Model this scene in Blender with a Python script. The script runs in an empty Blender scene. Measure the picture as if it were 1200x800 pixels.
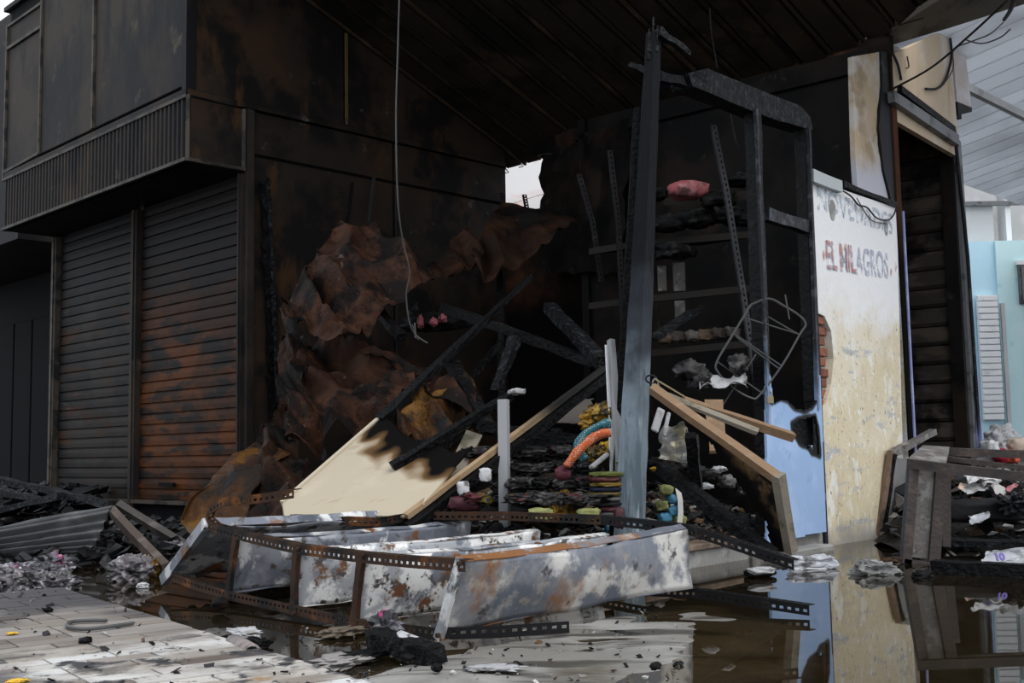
import bpy, bmesh, math, random
from mathutils import Vector as V, Matrix, noise, Euler
SC = bpy.context.scene
COL = SC.collection
rnd = random.Random(7)

# ------------------------------------------------------------------ camera
CAM_H, FOC = 0.70, 1330.0
PITCH, ROLL = math.atan(128 / 1330), 0.018
FW = V((0, math.cos(PITCH), math.sin(PITCH)))
UP0 = V((0, -math.sin(PITCH), math.cos(PITCH)))
X0 = V((1, 0, 0))
CR = math.sqrt(1 - ROLL * ROLL)
RT = X0 * CR - UP0 * ROLL
UP = UP0 * CR + X0 * ROLL
EYE = V((0, 0, CAM_H))
cam = bpy.data.objects.new('camera', bpy.data.cameras.new('camera'))
COL.objects.link(cam)
cam.data.sensor_width = 36
cam.data.lens = 36 * FOC / 1200
cam.data.clip_end = 300
m4 = Matrix.Identity(4)
for i in range(3):
    m4[i][0], m4[i][1], m4[i][2], m4[i][3] = RT[i], UP[i], -FW[i], EYE[i]
cam.matrix_world = m4
SC.camera = cam

# ------------------------------------------------------------------ sky, sun, exposure
w = bpy.data.worlds.new('sky')
SC.world = w
w.use_nodes = True
nt = w.node_tree
nt.nodes.clear()
bg = nt.nodes.new('ShaderNodeBackground')
bg.inputs[0].default_value = (0.86, 0.92, 1.0, 1)
bg.inputs[1].default_value = 1.15
wo = nt.nodes.new('ShaderNodeOutputWorld')
nt.links.new(bg.outputs[0], wo.inputs[0])
sun = bpy.data.objects.new('sun', bpy.data.lights.new('sun', 'SUN'))
COL.objects.link(sun)
sun.data.energy = 1.5
sun.data.angle = math.radians(40)
sun.data.color = (1.0, 0.97, 0.93)
sun.rotation_euler = Euler((math.radians(36), 0, math.radians(44)))
SC.view_settings.view_transform = 'Standard'
SC.view_settings.look = 'None'
SC.view_settings.exposure = 0.15
SC.view_settings.gamma = 1.0
SC.view_settings.use_curve_mapping = False
SC.cycles.max_bounces = 6
SC.cycles.transparent_max_bounces = 12

# ------------------------------------------------------------------ geometry of the site
Z = V((0, 0, 1))
def ray(x, y):
    d = RT * ((x - 600) / FOC) + UP * ((400 - y) / FOC) + FW
    return d / d.y
def at(x, y, Y):
    return EYE + ray(x, y) * Y
def pl(x, y, P, n):
    d = ray(x, y)
    return EYE + d * ((V(P) - EYE).dot(V(n)) / d.dot(V(n)))
def gr(x, y, z=0.0):
    return pl(x, y, (0, 0, z), (0, 0, 1))
RD = V((math.sqrt(.5), math.sqrt(.5), 0))        # along the side wall of the left stall
LD = V((-math.sqrt(.5), math.sqrt(.5), 0))       # along its shuttered front
CA = at(283, 590, 10.0)
CA0 = V((CA.x, CA.y, 0))
def A(r, l, z):
    return CA0 + RD * r + LD * l + Z * z
P1 = gr(970, 640)
D1 = V((1152 / 1330, 1, 0)).normalized()         # along the right-hand row of stalls
N1 = V((-D1.y, D1.x, 0))
def W(s, n, z):
    return P1 + D1 * s + N1 * n + Z * z
def onW(x, y, n=0.0):
    return pl(x, y, P1 + N1 * n, N1)
def onA(x, y, l=0.0):
    return pl(x, y, CA0 + LD * l, LD)
def onF(x, y, r=0.0):
    return pl(x, y, CA0 + RD * r, RD)

# ------------------------------------------------------------------ materials
def M(name, base, layers=(), rough=.8, metal=0.0, bump=None, rand=0.0, coords='obj', zgrad=None, attr=None, transl=0.0, spec=None):
    """layers: (colour, scale, lo, hi[, stretch]) noise patches laid over the base one after the other.
    zgrad: (colour, z0, z1, wobble) height band in world space (burn line, or depth tone on the floor).  attr: (attribute, colour)."""
    m = bpy.data.materials.new(name)
    m.use_nodes = True
    t = m.node_tree
    N, Lk = t.nodes, t.links
    bs = N['Principled BSDF']
    bs.inputs['Roughness'].default_value = rough
    bs.inputs['Metallic'].default_value = metal
    if spec is None:
        spec = .10 if max(base) < .06 else .4
    bs.inputs['Specular IOR Level'].default_value = spec
    tc = N.new('ShaderNodeTexCoord')
    geo = N.new('ShaderNodeNewGeometry')
    if coords == 'world':
        vec = geo.outputs['Position']
    else:
        oi = N.new('ShaderNodeObjectInfo')
        mu = N.new('ShaderNodeMath'); mu.operation = 'MULTIPLY'; mu.inputs[1].default_value = 37.0
        Lk.new(oi.outputs['Random'], mu.inputs[0])
        ad = N.new('ShaderNodeVectorMath'); ad.operation = 'ADD'
        Lk.new(tc.outputs['Object'], ad.inputs[0]); Lk.new(mu.outputs[0], ad.inputs[1])
        vec = ad.outputs[0]
    cur = None
    def rgb(c):
        return (c[0], c[1], c[2], 1)
    k = 0
    if attr and attr[1] is None:
        an = N.new('ShaderNodeAttribute'); an.attribute_name = attr[0]
        cur = an.outputs['Color']
    def mix(fac, colour):
        nonlocal cur
        mx = N.new('ShaderNodeMix'); mx.data_type = 'RGBA'
        if cur is None:
            mx.inputs[6].default_value = rgb(base)
        else:
            Lk.new(cur, mx.inputs[6])
        mx.inputs[7].default_value = rgb(colour)
        Lk.new(fac, mx.inputs[0])
        cur = mx.outputs[2]
    for ly in layers:
        c, sc, lo, hi = ly[:4]
        st = ly[4] if len(ly) > 4 else (1, 1, 1)
        k += 1
        mp = N.new('ShaderNodeMapping')
        mp.inputs['Location'].default_value = (k * 3.7, k * 1.3, k * 5.1)
        mp.inputs['Scale'].default_value = st
        Lk.new(vec, mp.inputs['Vector'])
        nz = N.new('ShaderNodeTexNoise')
        nz.inputs['Scale'].default_value = sc
        nz.inputs['Detail'].default_value = 6
        nz.inputs['Roughness'].default_value = .62
        Lk.new(mp.outputs[0], nz.inputs['Vector'])
        mr = N.new('ShaderNodeMapRange'); mr.interpolation_type = 'SMOOTHSTEP'
        mr.inputs['From Min'].default_value = lo
        mr.inputs['From Max'].default_value = hi
        Lk.new(nz.outputs['Fac'], mr.inputs['Value'])
        mix(mr.outputs[0], c)
    for zg in ([zgrad] if zgrad and not isinstance(zgrad, list) else (zgrad or [])):
        sx = N.new('ShaderNodeVectorMath'); sx.operation = 'DOT_PRODUCT'; Lk.new(geo.outputs['Position'], sx.inputs[0])
        sx.inputs[1].default_value = zg[5] if len(zg) > 5 else (0, 0, 1)
        nz = N.new('ShaderNodeTexNoise'); nz.inputs['Scale'].default_value = zg[4] if len(zg) > 4 else 5.0; nz.inputs['Detail'].default_value = 5
        Lk.new(geo.outputs['Position'], nz.inputs['Vector'])
        a1 = N.new('ShaderNodeMath'); a1.operation = 'MULTIPLY_ADD'
        a1.inputs[1].default_value = zg[3]
        Lk.new(nz.outputs['Fac'], a1.inputs[0]); Lk.new(sx.outputs['Value'], a1.inputs[2])
        mr = N.new('ShaderNodeMapRange'); mr.interpolation_type = 'SMOOTHSTEP'
        mr.inputs['From Min'].default_value = zg[1] + zg[3] * .5
        mr.inputs['From Max'].default_value = zg[2] + zg[3] * .5
        Lk.new(a1.outputs[0], mr.inputs['Value'])
        mix(mr.outputs[0], zg[0])
    if attr and attr[1] is not None:
        an = N.new('ShaderNodeAttribute'); an.attribute_name = attr[0]
        if len(attr) > 2:            # scorched rim ahead of the char
            for c_, lo_, hi_ in ((attr[2], .02, .45), (attr[1], .35, .85)):
                mr = N.new('ShaderNodeMapRange'); mr.inputs['From Min'].default_value = lo_; mr.inputs['From Max'].default_value = hi_
                Lk.new(an.outputs['Fac'], mr.inputs['Value']); mix(mr.outputs[0], c_)
        else:
            mix(an.outputs['Fac'], attr[1])
    if rand:
        oi2 = N.new('ShaderNodeObjectInfo')
        mr = N.new('ShaderNodeMapRange')
        mr.inputs['To Min'].default_value = 1 - rand
        mr.inputs['To Max'].default_value = 1 + rand
        Lk.new(oi2.outputs['Random'], mr.inputs['Value'])
        hs = N.new('ShaderNodeHueSaturation')
        if cur is None:
            hs.inputs['Color'].default_value = rgb(base)
        else:
            Lk.new(cur, hs.inputs['Color'])
        Lk.new(mr.outputs[0], hs.inputs['Value'])
        cur = hs.outputs['Color']
    if cur is None:
        bs.inputs['Base Color'].default_value = rgb(base)
    else:
        Lk.new(cur, bs.inputs['Base Color'])
    if bump:
        nz = N.new('ShaderNodeTexNoise'); nz.inputs['Scale'].default_value = bump[0]; nz.inputs['Detail'].default_value = 5
        mp = N.new('ShaderNodeMapping'); mp.inputs['Scale'].default_value = bump[2] if len(bump) > 2 else (1, 1, 1)
        Lk.new(vec, mp.inputs['Vector']); Lk.new(mp.outputs[0], nz.inputs['Vector'])
        bp = N.new('ShaderNodeBump'); bp.inputs['Strength'].default_value = bump[1]; bp.inputs['Distance'].default_value = .02
        Lk.new(nz.outputs['Fac'], bp.inputs['Height']); Lk.new(bp.outputs[0], bs.inputs['Normal'])
    if transl:
        tr = N.new('ShaderNodeBsdfTranslucent')
        if cur is None:
            tr.inputs['Color'].default_value = rgb(base)
        else:
            Lk.new(cur, tr.inputs['Color'])
        ms = N.new('ShaderNodeMixShader'); ms.inputs[0].default_value = transl
        Lk.new(bs.outputs[0], ms.inputs[1]); Lk.new(tr.outputs[0], ms.inputs[2])
        Lk.new(ms.outputs[0], N['Material Output'].inputs['Surface'])
    return m

SOOT = (.012, .010, .009)
m_char = M('charred_wood', (.0032, .0032, .0035), [((.011, .0112, .0125), 34, .52, .66)], rough=.5, bump=(38, .8), spec=.12)
m_ashwood = M('ashen_charcoal', (.008, .0082, .009), [((.034, .036, .041), 28, .50, .64)], rough=.5, bump=(40, .9), spec=.12)
m_soot = M('sooty_sheet', (.011, .0095, .0085), [((.022, .015, .011), 1.1, .42, .62), ((.005, .005, .005), 1.6, .45, .60), ((.035, .033, .031), 7, .62, .74)], rough=.6, coords='world', bump=(14, .15))
m_sidewall = M('scorched_side_wall', (.028, .0215, .017), [((.052, .029, .017), .9, .45, .64), ((.012, .0105, .010), 1.5, .46, .60), ((.12, .12, .12), 5, .63, .76), ((.070, .036, .016), 3.0, .58, .72, (1, 1, .35))], rough=.6, coords='world', bump=(12, .2), spec=.1)
m_facade = M('smoked_facade', (.021, .0175, .0165), [((.042, .032, .024), .8, .44, .62), ((.010, .0095, .011), 1.6, .47, .60, (1, 1, .4)), ((.085, .070, .05), 3.5, .61, .76)], rough=.6, coords='world', bump=(14, .1), spec=.14)
m_trim = M('sooty_angle_trim', (.070, .058, .047), [((.022, .02, .019), 5, .46, .60)], rough=.55, coords='world', spec=.2)
m_darktrim = M('dark_joint', (.006, .006, .007), rough=.8)
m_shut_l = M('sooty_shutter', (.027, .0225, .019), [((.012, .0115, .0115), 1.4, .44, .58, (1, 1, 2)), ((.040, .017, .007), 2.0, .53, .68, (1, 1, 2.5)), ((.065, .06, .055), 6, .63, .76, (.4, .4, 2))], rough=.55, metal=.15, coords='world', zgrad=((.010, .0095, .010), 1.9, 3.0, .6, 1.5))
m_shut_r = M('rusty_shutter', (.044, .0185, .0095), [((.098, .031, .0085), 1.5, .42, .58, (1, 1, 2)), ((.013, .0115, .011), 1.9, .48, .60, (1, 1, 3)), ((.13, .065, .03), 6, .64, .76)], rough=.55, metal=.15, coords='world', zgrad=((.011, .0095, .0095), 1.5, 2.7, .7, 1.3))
m_roof = M('sooted_roof_underside', (.034, .027, .021), [((.060, .041, .027), .9, .46, .66), ((.018, .0155, .0135), 1.5, .48, .60), ((.13, .08, .042), 14, .65, .76)], rough=.75, coords='world', bump=(16, .2))
m_roofbrown = M('smoked_brown_underside', (.05, .034, .022), [((.10, .07, .045), 2.5, .5, .66), ((.015, .012, .01), 1.2, .5, .62)], rough=.7, coords='world')
m_backwall = M('scorched_brown_wall', (.048, .025, .0165), [((.080, .036, .021), 1.2, .45, .62), ((.020, .0145, .012), 1.0, .48, .60)], rough=.9, coords='world', zgrad=((.0055, .005, .0048), 2.7, 2.1, .5), spec=.03)
m_rustsheet = M('burnt_rusty_sheet', (.035, .0148, .0088), [((.062, .027, .0155), 3.2, .44, .60), ((.009, .0062, .0055), 2.4, .46, .57), ((.12, .08, .055), 16, .63, .74)], rough=.65, bump=(40, .4), spec=.1)
m_rustdark = M('sooty_rusty_sheet', (.018, .0088, .0055), [((.040, .0165, .0085), 3.0, .46, .62), ((.006, .0048, .0044), 2.0, .46, .58), ((.085, .062, .047), 16, .64, .75)], rough=.65, bump=(36, .4), spec=.1)
m_rustgold = M('rust_and_gold_sheet', (.050, .021, .008), [((.125, .058, .012), 2.6, .46, .62), ((.018, .0115, .008), 2.2, .47, .58), ((.012, .012, .013), 4, .55, .66)], rough=.45, metal=.2, bump=(30, .5))
m_shelf = M('burnt_galvanised_shelf', (.16, .175, .21), [((.31, .32, .35), 2.6, .44, .56), ((.68, .68, .67), 5.5, .53, .60, (1, 1, .7)), ((.20, .085, .035), 5.0, .58, .66), ((.085, .065, .05), 12, .56, .64), ((.075, .085, .11), 3.4, .56, .64)], rough=.45, metal=.25, bump=(18, .15))
m_shelfwhite = M('ash_white_shelf', (.38, .39, .41), [((.80, .79, .77), 5.0, .44, .53), ((.17, .185, .22), 4.0, .53, .60), ((.17, .075, .035), 9, .57, .64), ((.085, .075, .07), 19, .56, .63)], rough=.5, metal=.2, bump=(18, .15))
m_shelfrust = M('rust_streaked_shelf', (.145, .158, .19), [((.25, .255, .275), 2.2, .44, .58), ((.175, .19, .225), 6, .50, .62), ((.58, .56, .53), 1.9, .525, .585), ((.27, .12, .045), 2.0, .53, .63, (1, 1, .6)), ((.32, .29, .26), 18, .56, .66), ((.075, .066, .062), 8, .60, .68), ((.135, .148, .18), 2.4, .55, .62)], rough=.45, metal=.25, bump=(18, .15))
m_angle = M('rusty_slotted_angle', (.052, .029, .019), [((.17, .066, .02), 6, .52, .64), ((.018, .0165, .0165), 5, .48, .60)], rough=.6, metal=.2)
m_angledark = M('blackened_slotted_angle', (.014, .014, .015), [((.035, .033, .032), 8, .55, .7)], rough=.45, metal=.35)
m_anglelight = M('greyed_slotted_angle', (.050, .051, .054), [((.018, .017, .017), 4, .5, .64)], rough=.5, metal=.3)
m_post = M('blue_painted_timber', (.22, .27, .31), [((.13, .165, .19), 9, .46, .58, (1, 1, .15)), ((.40, .46, .51), 18, .58, .68, (1, 1, .12)), ((.10, .085, .075), 30, .60, .70, (1, 1, .2))], rough=.6, bump=(60, .5, (1, 1, .12)), zgrad=[((.032, .037, .046), .85, 1.35, .6), ((.0055, .0058, .0072), 1.35, 1.85, .6)], spec=.1)
m_lightstud = M('pale_grey_plank', (.33, .335, .34), [((.2, .2, .21), 9, .5, .64, (1, 1, .2)), ((.12, .09, .07), 20, .66, .75)], rough=.6)
m_board = M('cream_plywood', (.47, .405, .305), [((.52, .455, .35), 3, .5, .7), ((.39, .325, .235), 5, .58, .72, (.4, 2, 2))], rough=.85, attr=('char', (.0045, .004, .004), (.16, .09, .04)), bump=(30, .06), spec=.04)
m_tan = M('scorched_pine', (.22, .135, .075), [((.30, .195, .115), 6, .5, .7, (1, 1, 3)), ((.10, .06, .035), 7, .58, .70)], rough=.65, bump=(40, .2))
m_lath = M('grey_weathered_lath', (.22, .19, .15), [((.11, .10, .06), 7, .5, .64), ((.3, .2, .12), 5, .6, .7)], rough=.65, bump=(40, .25))
m_browntop = M('scorched_underside', (.16, .095, .045), [((.24, .155, .08), 4, .5, .68), ((.012, .010, .009), 2.6, .46, .56)], rough=.8, attr=('char', (.004, .0037, .0035)), spec=.05)
m_yellow = M('peeling_cream_paint', (.63, .54, .37), [((.69, .62, .48), 1.4, .44, .60), ((.53, .44, .295), 3.0, .54, .70, (1, 1, .35)), ((.74, .72, .66), 5.0, .53, .64, (1, 1, .55)), ((.43, .43, .42), 3.6, .575, .64, (.5, .5, 1.8)), ((.75, .74, .71), 20, .59, .66, (1, 1, .6)), ((.24, .21, .18), 30, .605, .66, (1, 1, .7))], rough=.75, coords='world', bump=(30, .2), zgrad=[((.78, .78, .79), 1.30, 2.0, 1.0), ((.30, .28, .25), .20, -.02, .25)])
m_bluepaint = M('pale_blue_paint', (.30, .43, .66), [((.37, .50, .72), 2, .48, .66), ((.25, .37, .58), 5, .6, .72), ((.12, .14, .2), 18, .72, .77)], rough=.6, attr=('char', (.006, .0055, .0055), (.10, .12, .16)), coords='world', spec=.2)
m_blackframe = M('blackened_frame_timber', (.004, .004, .0042), [((.011, .0115, .013), 18, .54, .66), ((.20, .14, .08), 16, .70, .75)], rough=.45, bump=(30, .5), spec=.15)
m_framepale = M('scorched_frame_pale_edge', (.012, .0125, .015), [((.05, .055, .066), 14, .5, .64), ((.28, .19, .11), 15, .66, .72)], rough=.45, bump=(30, .4), spec=.2, zgrad=((.26, .36, .52), 1.45, .75, .6, 6))
m_concrete = M('grey_concrete_kerb', (.24, .235, .22), [((.34, .33, .31), 6, .48, .65), ((.10, .09, .075), 5, .56, .7)], rough=.8, coords='world', bump=(40, .3))
m_kerbtop = M('scorched_kerb_top', (.20, .14, .10), [((.09, .065, .05), 4, .5, .64), ((.32, .27, .21), 9, .58, .7)], rough=.75, coords='world', bump=(30, .3))
m_signboard = M('scorched_sign_board', (.50, .385, .265), [((.56, .50, .44), 1.8, .48, .64), ((.36, .26, .165), 2.4, .54, .68, (1, 1, .5)), ((.24, .23, .23), 3.2, .62, .72)], rough=.6, coords='world')
m_burntboard = M('scorched_upper_board', (.44, .33, .21), [((.50, .46, .42), 2.0, .48, .62), ((.30, .215, .13), 2.2, .54, .66), ((.16, .15, .15), 2.6, .62, .72)], rough=.6, coords='world', zgrad=((.44, .44, .49), 3.05, 2.75, .5, 3))
m_jamb = M('sooty_jamb', (.016, .0165, .018), [((.05, .05, .055), 6, .54, .68)], rough=.5, zgrad=((.20, .22, .40), 1.0, .5, .5, 5))
m_jambgrey = M('grey_jamb', (.15, .155, .16), [((.05, .05, .05), 5, .5, .64)], rough=.5, metal=.2, coords='world')
m_bluetrim = M('violet_blue_trim', (.22, .24, .46), [((.34, .37, .55), 6, .5, .65), ((.08, .08, .10), 5, .62, .72)], rough=.6, coords='world')
m_slatdark = M('blackened_board_slat', (.040, .034, .029), [((.075, .060, .047), 2.2, .46, .62, (1, 1, 3)), ((.011, .010, .010), 2, .48, .60)], rough=.65, coords='world', rand=.2)
m_brick = M('exposed_brick', (.26, .095, .055), [((.16, .05, .03), 8, .5, .65), ((.42, .33, .27), 12, .62, .72)], rough=.85, rand=.3, bump=(40, .4))
m_cyan = M('pale_cyan_wall', (.60, .84, .87), [((.68, .88, .89), 1.2, .45, .65), ((.42, .68, .78), 2, .56, .7)], rough=.7, coords='world')
m_skyblue = M('light_blue_wall', (.50, .76, .90), [((.56, .80, .90), 1.4, .45, .65)], rough=.7, coords='world')
m_greyconc = M('pale_grey_column', (.52, .52, .52), [((.62, .62, .62), 1.6, .45, .65), ((.40, .39, .38), 3, .6, .72)], rough=.8, coords='world', bump=(20, .1))
m_white = M('white_paint', (.88, .88, .89), [((.7, .71, .72), 5, .55, .7)], rough=.5)
m_lightroof = M('pale_translucent_roof', (.86, .87, .89), [((.74, .75, .77), 1.2, .45, .68)], rough=.6, coords='world', transl=.72, rand=.06)
m_outside = M('stained_white_facade', (.80, .78, .77), [((.80, .55, .49), .8, .52, .68), ((.60, .59, .58), .6, .56, .7, (1, 1, .4))], rough=.8, coords='world')
m_debris = M('burnt_debris', (.03, .03, .03), attr=('tint', None), rough=.38, bump=(25, .4))
m_mound = M('ash_and_char', (.008, .0075, .0075), [((.022, .021, .020), 6, .5, .64), ((.07, .066, .062), 20, .62, .72)], rough=.6, coords='world', bump=(20, 1.0))
m_wire = M('dark_wire', (.018, .018, .02), rough=.5)
m_wirelight = M('ash_grey_wire', (.075, .075, .075), [((.06, .06, .06), 6, .5, .6)], rough=.6)
m_steel = M('dull_steel', (.30, .29, .27), rough=.35, metal=.8)
m_brass = M('dull_brass', (.30, .24, .14), rough=.4, metal=.6)
m_ironframe = M('grimy_iron', (.060, .048, .043), [((.11, .08, .065), 9, .5, .66), ((.035, .032, .031), 4, .52, .66)], rough=.55, metal=.3, bump=(30, .3))
m_ironpanel = M('ash_grey_iron_panel', (.15, .138, .128), [((.27, .255, .24), 9, .5, .60), ((.06, .048, .042), 12, .54, .64)], rough=.6, metal=.2, bump=(40, .3))
m_corr = M('grey_corrugated_sheet', (.10, .102, .105), [((.17, .173, .178), 3, .48, .65, (1, 5, 1)), ((.07, .07, .072), 3.4, .52, .68, (1, 4, 1))], rough=.5, metal=.2, bump=(20, .2))
def flat(name, c, rough=.6, v=.25, bump=None, metal=0.0):
    d = (c[0] * .45, c[1] * .45, c[2] * .45)
    return M(name, c, [(d, 14, .52, .68)], rough=rough, metal=metal, bump=bump or (24, .3), rand=v)

# ------------------------------------------------------------------ mesh helpers
class MB:
    def __init__(self):
        self.bm = bmesh.new()
        self.tint = self.bm.loops.layers.float_color.new('tint')
        self.charl = self.bm.verts.layers.float.new('char')
        self.has_tint = False
    def face(self, pts, c=None):
        f = self.bm.faces.new([self.bm.verts.new(p) for p in pts])
        if c:
            self.has_tint = True
            for lp in f.loops:
                lp[self.tint] = (c[0], c[1], c[2], 1)
        return f
    def hexa(self, p, c=None):
        """8 points: 0-3 one end ring, 4-7 the other"""
        vs = [self.bm.verts.new(q) for q in p]
        fs = []
        for ids in ((3, 2, 1, 0), (4, 5, 6, 7), (0, 1, 5, 4), (1, 2, 6, 5), (2, 3, 7, 6), (3, 0, 4, 7)):
            fs.append(self.bm.faces.new([vs[i] for i in ids]))
        if c:
            self.has_tint = True
            for f in fs:
                for lp in f.loops:
                    lp[self.tint] = (c[0], c[1], c[2], 1)
        return self
    def box(self, o, a, b, c, col=None):
        """corner o and three edge vectors"""
        o, a, b, c = V(o), V(a), V(b), V(c)
        return self.hexa([o, o + a, o + a + b, o + b, o + c, o + a + c, o + a + b + c, o + b + c], col)
    def prism(self, pts, vec, c=None):
        pts = [V(p) for p in pts]
        vec = V(vec)
        a = [self.bm.verts.new(p) for p in pts]
        b = [self.bm.verts.new(p + vec) for p in pts]
        n = len(a)
        fs = [self.bm.faces.new(a[::-1]), self.bm.faces.new(b)]
        for i in range(n):
            fs.append(self.bm.faces.new((a[i], a[(i + 1) % n], b[(i + 1) % n], b[i])))
        if c:
            self.has_tint = True
            for f in fs:
                for lp in f.loops:
                    lp[self.tint] = (c[0], c[1], c[2], 1)
        return self
    def bar(self, p, q, w_, t_, up=Z, n=1, jit=0.0, w2=None, t2=None, bend=None, seed=1):
        p, q = V(p), V(q)
        d = (q - p).normalized()
        up = V(up)
        if abs(d.dot(up)) > .97:
            up = V((0, -1, 0))
        s = d.cross(up).normalized()
        u = s.cross(d).normalized()
        rr = random.Random(seed)
        w2 = w_ if w2 is None else w2
        t2 = t_ if t2 is None else t2
        rings = []
        for i in range(n + 1):
            f = i / n
            c = p.lerp(q, f)
            if bend:
                c = c + V(bend) * (4 * f * (1 - f))
            a, b = (w_ + (w2 - w_) * f) / 2, (t_ + (t2 - t_) * f) / 2
            ring = []
            for sx, sy in ((-1, -1), (1, -1), (1, 1), (-1, 1)):
                j = lambda: rr.uniform(-jit, jit)
                ring.append(self.bm.verts.new(c + s * (sx * a + j()) + u * (sy * b + j()) + d * j()))
            rings.append(ring)
        self.bm.faces.new(rings[0][::-1])
        self.bm.faces.new(rings[-1])
        for i in range(n):
            for k in range(4):
                self.bm.faces.new((rings[i][k], rings[i][(k + 1) % 4], rings[i + 1][(k + 1) % 4], rings[i + 1][k]))
        return self
    def tube(self, pts, r, n=6, closed=False, r2=None):
        pts = [V(p) for p in pts]
        rings = []
        N = len(pts)
        prev = None
        for i, p in enumerate(pts):
            a = pts[(i - 1) % N] if closed or i > 0 else p
            b = pts[(i + 1) % N] if closed or i < N - 1 else p
            d = (b - a).normalized()
            ref = prev if prev is not None else (Z if abs(d.z) < .9 else V((1, 0, 0)))
            s = (ref - d * ref.dot(d))
            if s.length < 1e-4:
                s = d.orthogonal()
            s.normalize()
            prev = s
            t = d.cross(s)
            rad = r if r2 is None else r + (r2 - r) * i / max(1, N - 1)
            rings.append([self.bm.verts.new(p + (s * math.cos(k * 2 * math.pi / n) + t * math.sin(k * 2 * math.pi / n)) * rad) for k in range(n)])
        for i in range(N if closed else N - 1):
            a, b = rings[i], rings[(i + 1) % N]
            for k in range(n):
                self.bm.faces.new((a[k], a[(k + 1) % n], b[(k + 1) % n], b[k]))
        if not closed:
            self.bm.faces.new(rings[0][::-1])
            self.bm.faces.new(rings[-1])
        return self
    def sheet(self, c00, c10, c11, c01, nu, nv, amp, seed, scale=2.0, rag=.02, thick=.004, sag=0.0, sagdir=None, char=None, ridge=True, shape=None):
        c00, c10, c11, c01 = V(c00), V(c10), V(c11), V(c01)
        nrm = (c10 - c00).cross(c01 - c00).normalized()
        g = []
        lu, lv = (c10 - c00).length, (c01 - c00).length
        for j in range(nv + 1):
            row = []
            for i in range(nu + 1):
                u, v = i / nu, j / nv
                p = c00.lerp(c10, u).lerp(c01.lerp(c11, u), v)
                q = V((u * lu * scale + seed * 7.1, v * lv * scale + seed * 3.3, seed * 1.7))
                if ridge:
                    ang = seed * 1.3
                    w1 = (q.x * math.cos(ang) + q.y * math.sin(ang)) * .55 + noise.noise(q * .7) * .9
                    w2 = (q.x * math.sin(ang + .9) - q.y * math.cos(ang + .9)) * 1.15 + noise.noise(q * 1.1 + V((5, 2, 1))) * .8
                    tri = lambda t_: abs((t_ % 1.0) * 2 - 1) - .5
                    h = tri(w1) * 1.15 + tri(w2) * .42 + (abs(noise.noise(q * 1.6)) - .25) * .55 + (abs(noise.noise(q * 4.2)) - .2) * .14
                else:
                    h = noise.noise(q) + .4 * noise.noise(q * 2.2)
                p = p + nrm * (amp * h)
                if sag:
                    p = p + V(sagdir or (0, 0, -1)) * (sag * (math.sin(math.pi * u)))
                if shape:
                    p = p + shape(u, v)
                if i in (0, nu) or j in (0, nv):
                    q2 = q * 3 + V((9, 9, 9))
                    p = p + noise.noise_vector(q2) * rag * 2
                vt = self.bm.verts.new(p)
                if char:
                    vt[self.charl] = max(0, min(1, char(u, v, p)))
                row.append(vt)
            g.append(row)
        for j in range(nv):
            for i in range(nu):
                self.bm.faces.new((g[j][i], g[j][i + 1], g[j + 1][i + 1], g[j + 1][i]))
        self.solid = thick
        return self
    def blob(self, c, sx, sy, sz, seed, rough_=.25, sub=3, rot=0.0, box=1.0, freq=2.0, tilt=0.0):
        r = bmesh.ops.create_icosphere(self.bm, subdivisions=sub, radius=1)
        R_ = Matrix.Rotation(rot, 3, 'Z') @ Matrix.Rotation(tilt, 3, 'Y')
        for vt in r['verts']:
            p = vt.co.copy()
            h = noise.noise(p * freq + V((seed * 3.1, seed * 1.9, seed))) + .5 * noise.noise(p * freq * 2.4 + V((seed, 0, 5)))
            k = 1 + rough_ * h
            e = box
            p = V([math.copysign(abs(a) ** e, a) for a in p]) * k
            vt.co = V(c) + R_ @ V((p.x * sx, p.y * sy, p.z * sz))
        return self
    def build(self, name, mat, parent=None, bevel=0.0, smooth=False, label=None, cat=None, group=None, kind=None, base=None, solid=None):
        bm = self.bm
        bmesh.ops.recalc_face_normals(bm, faces=bm.faces)
        if parent is not None:
            root = parent
            while root.parent:
                root = root.parent
            org = root.location.copy()
        else:
            xs = [v.co for v in bm.verts]
            org = V(base) if base else V(((min(p.x for p in xs) + max(p.x for p in xs)) / 2, (min(p.y for p in xs) + max(p.y for p in xs)) / 2, min(p.z for p in xs)))
        bmesh.ops.translate(bm, verts=bm.verts, vec=-org)
        if not self.has_tint:
            bm.loops.layers.float_color.remove(self.tint)
        me = bpy.data.meshes.new(name)
        bm.to_mesh(me)
        bm.free()
        if smooth:
            me.shade_smooth()
        me.materials.append(mat)
        o = bpy.data.objects.new(name, me)
        COL.objects.link(o)
        if parent is None:
            o.location = org
        else:
            o.parent = parent
        if bevel:
            b = o.modifiers.new('bevel', 'BEVEL'); b.width = bevel; b.segments = 1; b.limit_method = 'ANGLE'
        th = solid if solid is not None else getattr(self, 'solid', None)
        if th:
            s = o.modifiers.new('thickness', 'SOLIDIFY'); s.thickness = th; s.offset = 0
        props(o, label, cat, group, kind)
        return o
def props(o, label=None, cat=None, group=None, kind=None):
    if label: o['label'] = label
    if cat: o['category'] = cat
    if group: o['group'] = group
    if kind: o['kind'] = kind
    return o
def thing(name, loc, label, cat, group=None, kind=None):
    o = bpy.data.objects.new(name, None)
    o.empty_display_size = .1
    COL.objects.link(o)
    o.location = loc
    return props(o, label, cat, group, kind)
def copy_of(o, parent, delta):
    c = o.copy()
    COL.objects.link(c)
    c.parent = parent
    c.location = o.location + V(delta)
    return c
def pxm(px, Y):
    return px * Y / FOC
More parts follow.
